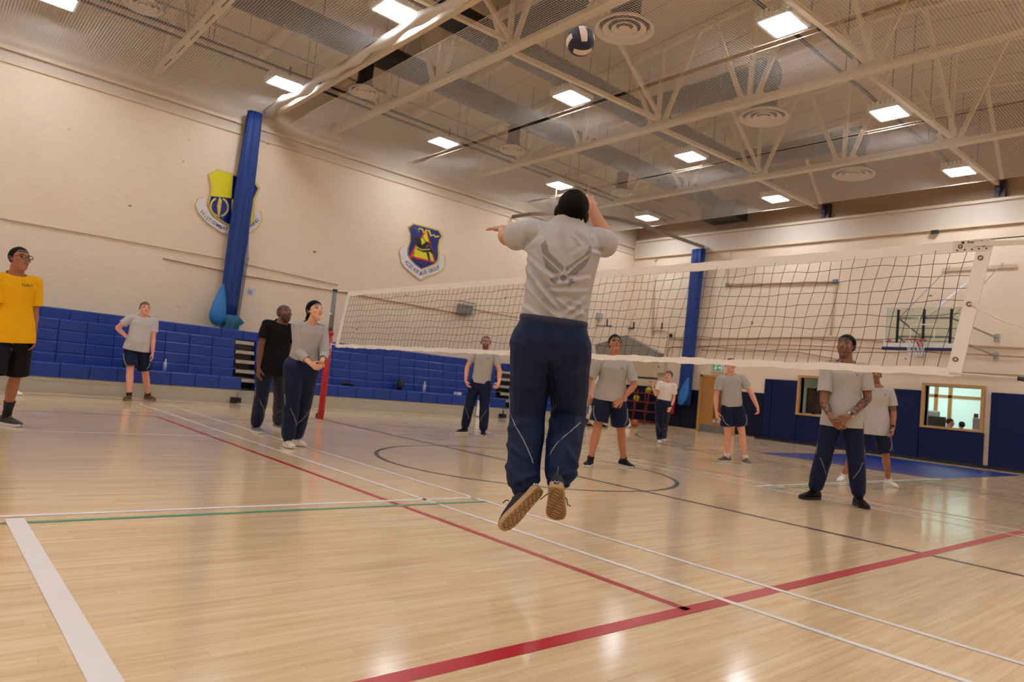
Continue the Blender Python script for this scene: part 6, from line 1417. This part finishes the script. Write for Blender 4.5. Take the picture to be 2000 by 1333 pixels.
def ponytail(body, base, hc, fr, s, arms, legs, T):
    R, F_, U = fr; m = MB(); P = lambda x, y, z: hc+(R*x+F_*y+U*z)*s
    m.ellipsoid(P(0, -0.115, -0.01), (0.035*s, 0.03*s, 0.035*s)); m.tube([P(0, -0.115, -0.01), P(0, -0.145, -0.05), P(0, -0.135, -0.11), P(0, -0.115, -0.15)], [0.026*s, 0.03*s, 0.024*s, 0.006*s], 10)
    m.build('ponytail', M_HAIRB, [c for c in body.children if c.name.startswith('hair')][0])
person('person with dark tied back hair and clasped hands, grey sweatshirt, beside the red post', dict(
    d=7.64, s=0.96, fem=True, face=42, skin=(214, 164, 136), neck=(607, 637), hip=(589, 716), head=(615, 609), hface=50, pitch=16, vox=0.006, sh=1.0, stout=0.98,
    elR=(583, 697, 1), wrR=(608, 712, -1), haR=(624, 722, -1), elL=(634, 692, -1), wrL=(628, 708, -1), haL=(618, 728, 1), palmR=(0.5, 0.2, 0.8), palmL=(-0.5, 0.2, 0.8), curlL=0.7, curlR=0.7, spread=0.03,
    ftR=(560, 874), ftL=(577, 870), toeR=38, toeL=52, shirt=(168, 164, 163), shirtname='sweatshirt', hem=0.14, loose=1.0, sleeve=1.62, wr=0.008, bag=1.10, waist=0.20, hipw=1.0, bottomcol=(20, 31, 64), shoe=(mat('cream_shoe', (214, 200, 188), 0.6), MATS['white_sole']), hair=dict(m_=M_HAIRB, thick=0.017, line=0.050, back=-0.085, side=-0.035), extra=ponytail, brow=(40, 28, 24), lips=lin((170, 84, 78)), beard=0))
# ---- far side of the net
person('bearded person with glasses standing behind the net, grey shirt and navy trousers', dict(
    d=12.44, s=1.0, face=-6, skin=SK_P, neck=(948, 689), hip=(939, 749), head=(949, 670), hface=2, pitch=12, vox=0.0075, stout=1.03,
    elR=(907, 728, 1), wrR=(909, 750, -1), haR=(916, 761, -1), elL=(977, 730, 1), wrL=(974, 750, -1), haL=(969, 760, -1), curlR=0.6, curlL=0.95, ftR=(906, 847), ftL=(943, 852), toeR=-38, toeL=6, poleR=0.3, poleL=0.1,
    shirt=(172, 167, 160), hem=0.01, loose=0.94, waist=0.12, bag=1.06, shoe=BSH, hair=dict(m_=mat('ginger_brown_hair', (72, 44, 32), 0.6, noise=0.3, scale=60), thick=0.009, line=0.058), beard=0.9, beardcol=(0.075, 0.030, 0.018), glasses=True, marks=((0.09, 0.80, 0.5, 'v'),), brow=(70, 44, 34)))
person('person with dark rimmed glasses in navy shorts right of the jumping player, grey shirt', dict(
    d=9.06, s=0.985, face=2, skin=(186, 124, 94), neck=(1200, 705), hip=(1192, 777), head=(1201, 673), hface=4, pitch=20, vox=0.0065, stout=1.10, neckd=-0.06,
    elR=(1147, 748, 1), wrR=(1145, 772, -1), haR=(1147, 788, -1), elL=(1241, 760, -1), wrL=(1215, 781, -1), haL=(1199, 791, -1), palmL=(-0.2, -0.5, 0.8), curlL=0.5, curlR=0.5, ftR=(1152, 911), ftL=(1217, 912), toeR=-22, toeL=34, poleR=0.1, poleL=0.1, legthick=1.08,
    shirt=(172, 168, 163), hem=-0.03, loose=1.06, sleeve=0.80, bottom='shorts', shortlen=0.78, waist=0.12, bag=1.14, shoe=BSH, sock=(0.05, BLKSOCK), hair=dict(m_=M_HAIRB, thick=0.016, line=0.055, top=0.008, noise=0.004), glasses=True, marks=((0.09, 0.80, 0.5, 'v'),), brow=(26, 18, 16)))
person('person hidden behind the one with dark rimmed glasses, pale shirt and bare legs', dict(
    d=19.6, s=0.93, fem=True, face=70, skin=SK_P, neck=(1172, 738), hip=(1167, 777), head=(1175, 725), hface=80, vox=0.011, elR=(1158, 760, -1), wrR=(1152, 776, -1), haR=(1156, 788, -1), elL=(1176, 760, 1), wrL=(1176, 778, -1), ftR=(1149, 833), ftL=(1176, 835), toeR=50, toeL=60,
    shirt=(206, 200, 194), hem=0.02, bottom='shorts', shoe=KSH, hair=dict(m_=M_HAIRBR, thick=0.012, back=-0.06)))
person('smiling person waving one hand in the distance, white shirt and navy trousers', dict(
    d=15.0, s=0.93, fem=True, face=-24, skin=SK_P, neck=(1303, 750), hip=(1296, 790), head=(1306, 735), hface=-40, pitch=2, vox=0.009, sh=1.05,
    elR=(1281, 772, -1), wrR=(1273, 753, -1), haR=(1270, 742, -1), palmR=(-0.3, 0, -1), curlR=0.15, elL=(1316, 779, 1), wrL=(1310, 797, -1), haL=(1305, 807, -1), ftR=(1288, 866), ftL=(1295, 862), toeR=-14, toeL=0,
    shirt=(222, 212, 204), hem=0.20, waist=0.26, bag=1.06, shoe=WSH, hair=dict(m_=mat('tied_brown_hair', (70, 46, 34), 0.6), thick=0.010, line=0.06, back=-0.05), watch=(('L', M_BLACK),), lips=lin((190, 110, 104))))
person('person with eyes hidden by the net tape, grey shirt, navy shorts, near oak doors', dict(
    d=11.77, s=1.01, face=6, skin=SK_P, neck=(1427, 737), hip=(1430, 798), head=(1427, 714), hface=0, pitch=8, vox=0.0075, stout=1.04,
    elR=(1397, 781, 1), wrR=(1399, 806, -1), haR=(1402, 823, -1), elL=(1469, 771, 1), wrL=(1480, 797, -1), haL=(1483, 813, -1), curlL=0.9, curlR=0.5, ftR=(1419, 903), ftL=(1455, 907), toeR=-64, toeL=2, poleL=0.1, legthick=1.06,
    shirt=(170, 168, 164), hem=0.07, loose=1.02, bottom='shorts', shortlen=0.68, waist=0.14, bag=1.10, shoe=(mat('grey_black_shoe', (84, 78, 70), 0.6, noise=0.4, scale=20), MATS['pale_sole'], MATS['black_shoe']), sock=(0.07, WHTSOCK), hair=dict(m_=M_HAIRG, thick=0.008, line=0.06), marks=((0.08, 0.82, 0.5, 'v'),), brow=(130, 90, 66)))
def ring(body, base, hc, fr, s, arms, legs, T):
    m = MB()
    for k, o in (('L', 0.105), ('R', 0.11)):
        W_, T_ = arms[k][2], arms[k][3]; c_ = W_+nrm(T_-W_)*o*s; m.tube([c_-nrm(T_-W_)*0.004, c_+nrm(T_-W_)*0.004], 0.012, 10)
    m.build('ring', mat('gold_ring', (206, 190, 150), 0.3, metal=0.8), body)
person('tattooed person with hands clasped low, grey shirt and navy trousers, under the net tape', dict(
    d=7.5, s=1.04, face=-12, skin=(136, 92, 70), neck=(1652, 714), hip=(1645, 809), head=(1652, 678), hface=-46, pitch=10, vox=0.006, stout=1.0, jaw=1.05,
    elR=(1609, 786, 0, -0.06), wrR=(1625, 819, 0, -0.20), haR=(1642, 835, 0, -0.24), elL=(1695, 780, 0, -0.08), wrL=(1657, 815, 0, -0.23), haL=(1636, 834, 0, -0.28), palmR=(0.5, 0.2, 0.8), palmL=(-0.5, 0.2, 0.8), curlR=0.6, curlL=0.6, spread=0.04,
    ftR=(1590, 976), ftL=(1676, 989), toeR=-66, toeL=-4, poleR=0.05, shirt=(176, 172, 168), hem=-0.24, loose=1.07, sleeve=0.72, wr=0.005, waist=0.03, bag=1.0, bottomcol=(18, 29, 64), shoe=KSH, tattoo=(('fL', 0.05, 0.72, 0.25), ('fR', 0.05, 0.7, 0.1)), watch=(('L', mat('white_strap', (216, 210, 206), 0.5)),),
    hair=dict(m_=M_HAIRB, thick=0.017, line=0.054, side=0.0), marks=((0.09, 0.80, 0.5, 'v'),), beard=0.35, beardcol=(0.03, 0.018, 0.014), brow=(20, 14, 12), extra=ring))
person('person in navy shorts and white shoes standing behind the tattooed one, grey shirt', dict(
    d=10.1, s=0.99, face=-8, skin=SK_B, neck=(1712, 760), hip=(1707, 827), head=(1709, 733), hface=-20, pitch=6, vox=0.007, stout=1.04,
    elR=(1679, 808, 1), wrR=(1674, 838, -1), elL=(1746, 810, 1), wrL=(1744, 838, -1), haL=(1742, 857, -1), curlL=0.6, ftR=(1646, 941), ftL=(1735, 950), toeR=-40, toeL=4, poleR=0.2, shirt=(180, 176, 174), hem=-0.30, loose=1.10, sleeve=0.72, bottom='shorts', shortlen=0.90, waist=0.02, bag=1.1,
    shoe=WSH, sock=(0.04, WHTSOCK), tattoo=(('uL', 0.55, 0.95, 0.4), ('sL', 0.35, 0.85, -0.1)), watch=(('L', M_BLACK),), hair=dict(m_=M_HAIRB, thick=0.012, line=0.058, side=0.01), beard=0.5, beardcol=(0.03, 0.02, 0.015), marks=((0.09, 0.82, 0.5, 'v'),), brow=(22, 16, 14)))
# ---- people seated in the office, only their heads show above the sill
def sitter(px, py, y, label, shirt, skin, hface, hair_m):
    hp = on(px, py, 1, y); d = (hp-CAM)@CF; nk = hp-UP*0.16; hip = hp-UP*0.68
    def pix(q): v = q-CAM; z = v@CF; return (1000+FPX*(v@CR)/z, 666.5-FPX*(v@CU)/z, z)
    N_, Hq = pix(nk), pix(hip); s = 0.95; body_ = {}
    F0 = facing(0)
    bl = Blob(); fr = frame3(facing(hface)); head(bl, hp, fr, s, True); Rt = np.cross(F0, UP)
    bl.limb([nk-UP*0.06, hp-UP*0.05], [0.06, 0.05]); bl.loft([hip, hip+UP*0.2, nk-UP*0.12, nk-UP*0.03], [0.17, 0.15, 0.17, 0.08], [0.12, 0.11, 0.11, 0.06], Rt, F0)
    for q in (-1, 1):
        sh_ = nk-UP*0.06+Rt*q*0.16; e_ = sh_-UP*0.26+F0*0.06+Rt*q*0.04; w_ = e_+F0*0.22-Rt*q*0.06+UP*0.03; bl.limb([nk-UP*0.06, sh_], [0.05, 0.055]); bl.limb([sh_, e_, w_], [0.052, 0.042, 0.028]); hand(bl, w_, F0, -UP, q, 0.9)
        h_ = hip+Rt*q*0.09; kn = h_+F0*0.40; an = kn-UP*(kn[2]-0.09); bl.limb([h_, kn], [0.09, 0.06]); bl.limb([kn, an], [0.055, 0.04]); bl.limb([an-UP*0.03, an+F0*0.13-UP*0.05], [0.04, 0.035])
    V, F = bl.fuse(0.011, 3, [(hp+fr[1]*0.06, 0.15)]); col = np.tile(np.array(lin(skin)), (len(V), 1)); face_tones(V, col, hp, fr, s, np.array(lin(skin)))
    cl_ = V[:, 2] < nk[2]-0.03; col[cl_] = lin(shirt); base = np.array([hip[0], hip[1], 0.0]); b = mesh_obj('person', V, F, M_SKIN, None, base, col); b.location = base; tag(b, label, 'person')
    hair_cap(b, base, hp, fr, s, hair_m, thick=0.016, line=0.05, back=-0.07, side=-0.02)
    m = MB(); m.b2((hip[0]-0.24, hip[1]-0.2, hip[2]-0.20), (hip[0]+0.24, hip[1]+0.2, hip[2]-0.125)); m.b2((hip[0]-0.04, hip[1]-0.02, 0.05), (hip[0]+0.04, hip[1]+0.06, hip[2]-0.19)); m.b2((hip[0]-0.25, hip[1]-0.25, 0.0), (hip[0]+0.25, hip[1]+0.25, 0.05))
    tag(m.build('office_stool', MATS['chair_grey']), 'grey stool under the office worker %s' % ('turned sideways' if 'dark hair' in label else 'seen from behind'), 'stool')
sitter(1856, 826, 17.3, 'seated office worker with dark hair turned sideways, seen through the larger window', (70, 70, 76), SK_P, 70, M_HAIRB)
sitter(1878, 832, 17.95, 'seated office worker seen from behind, right of the one turned sideways', (40, 44, 52), SK_L, 170, M_HAIRB)
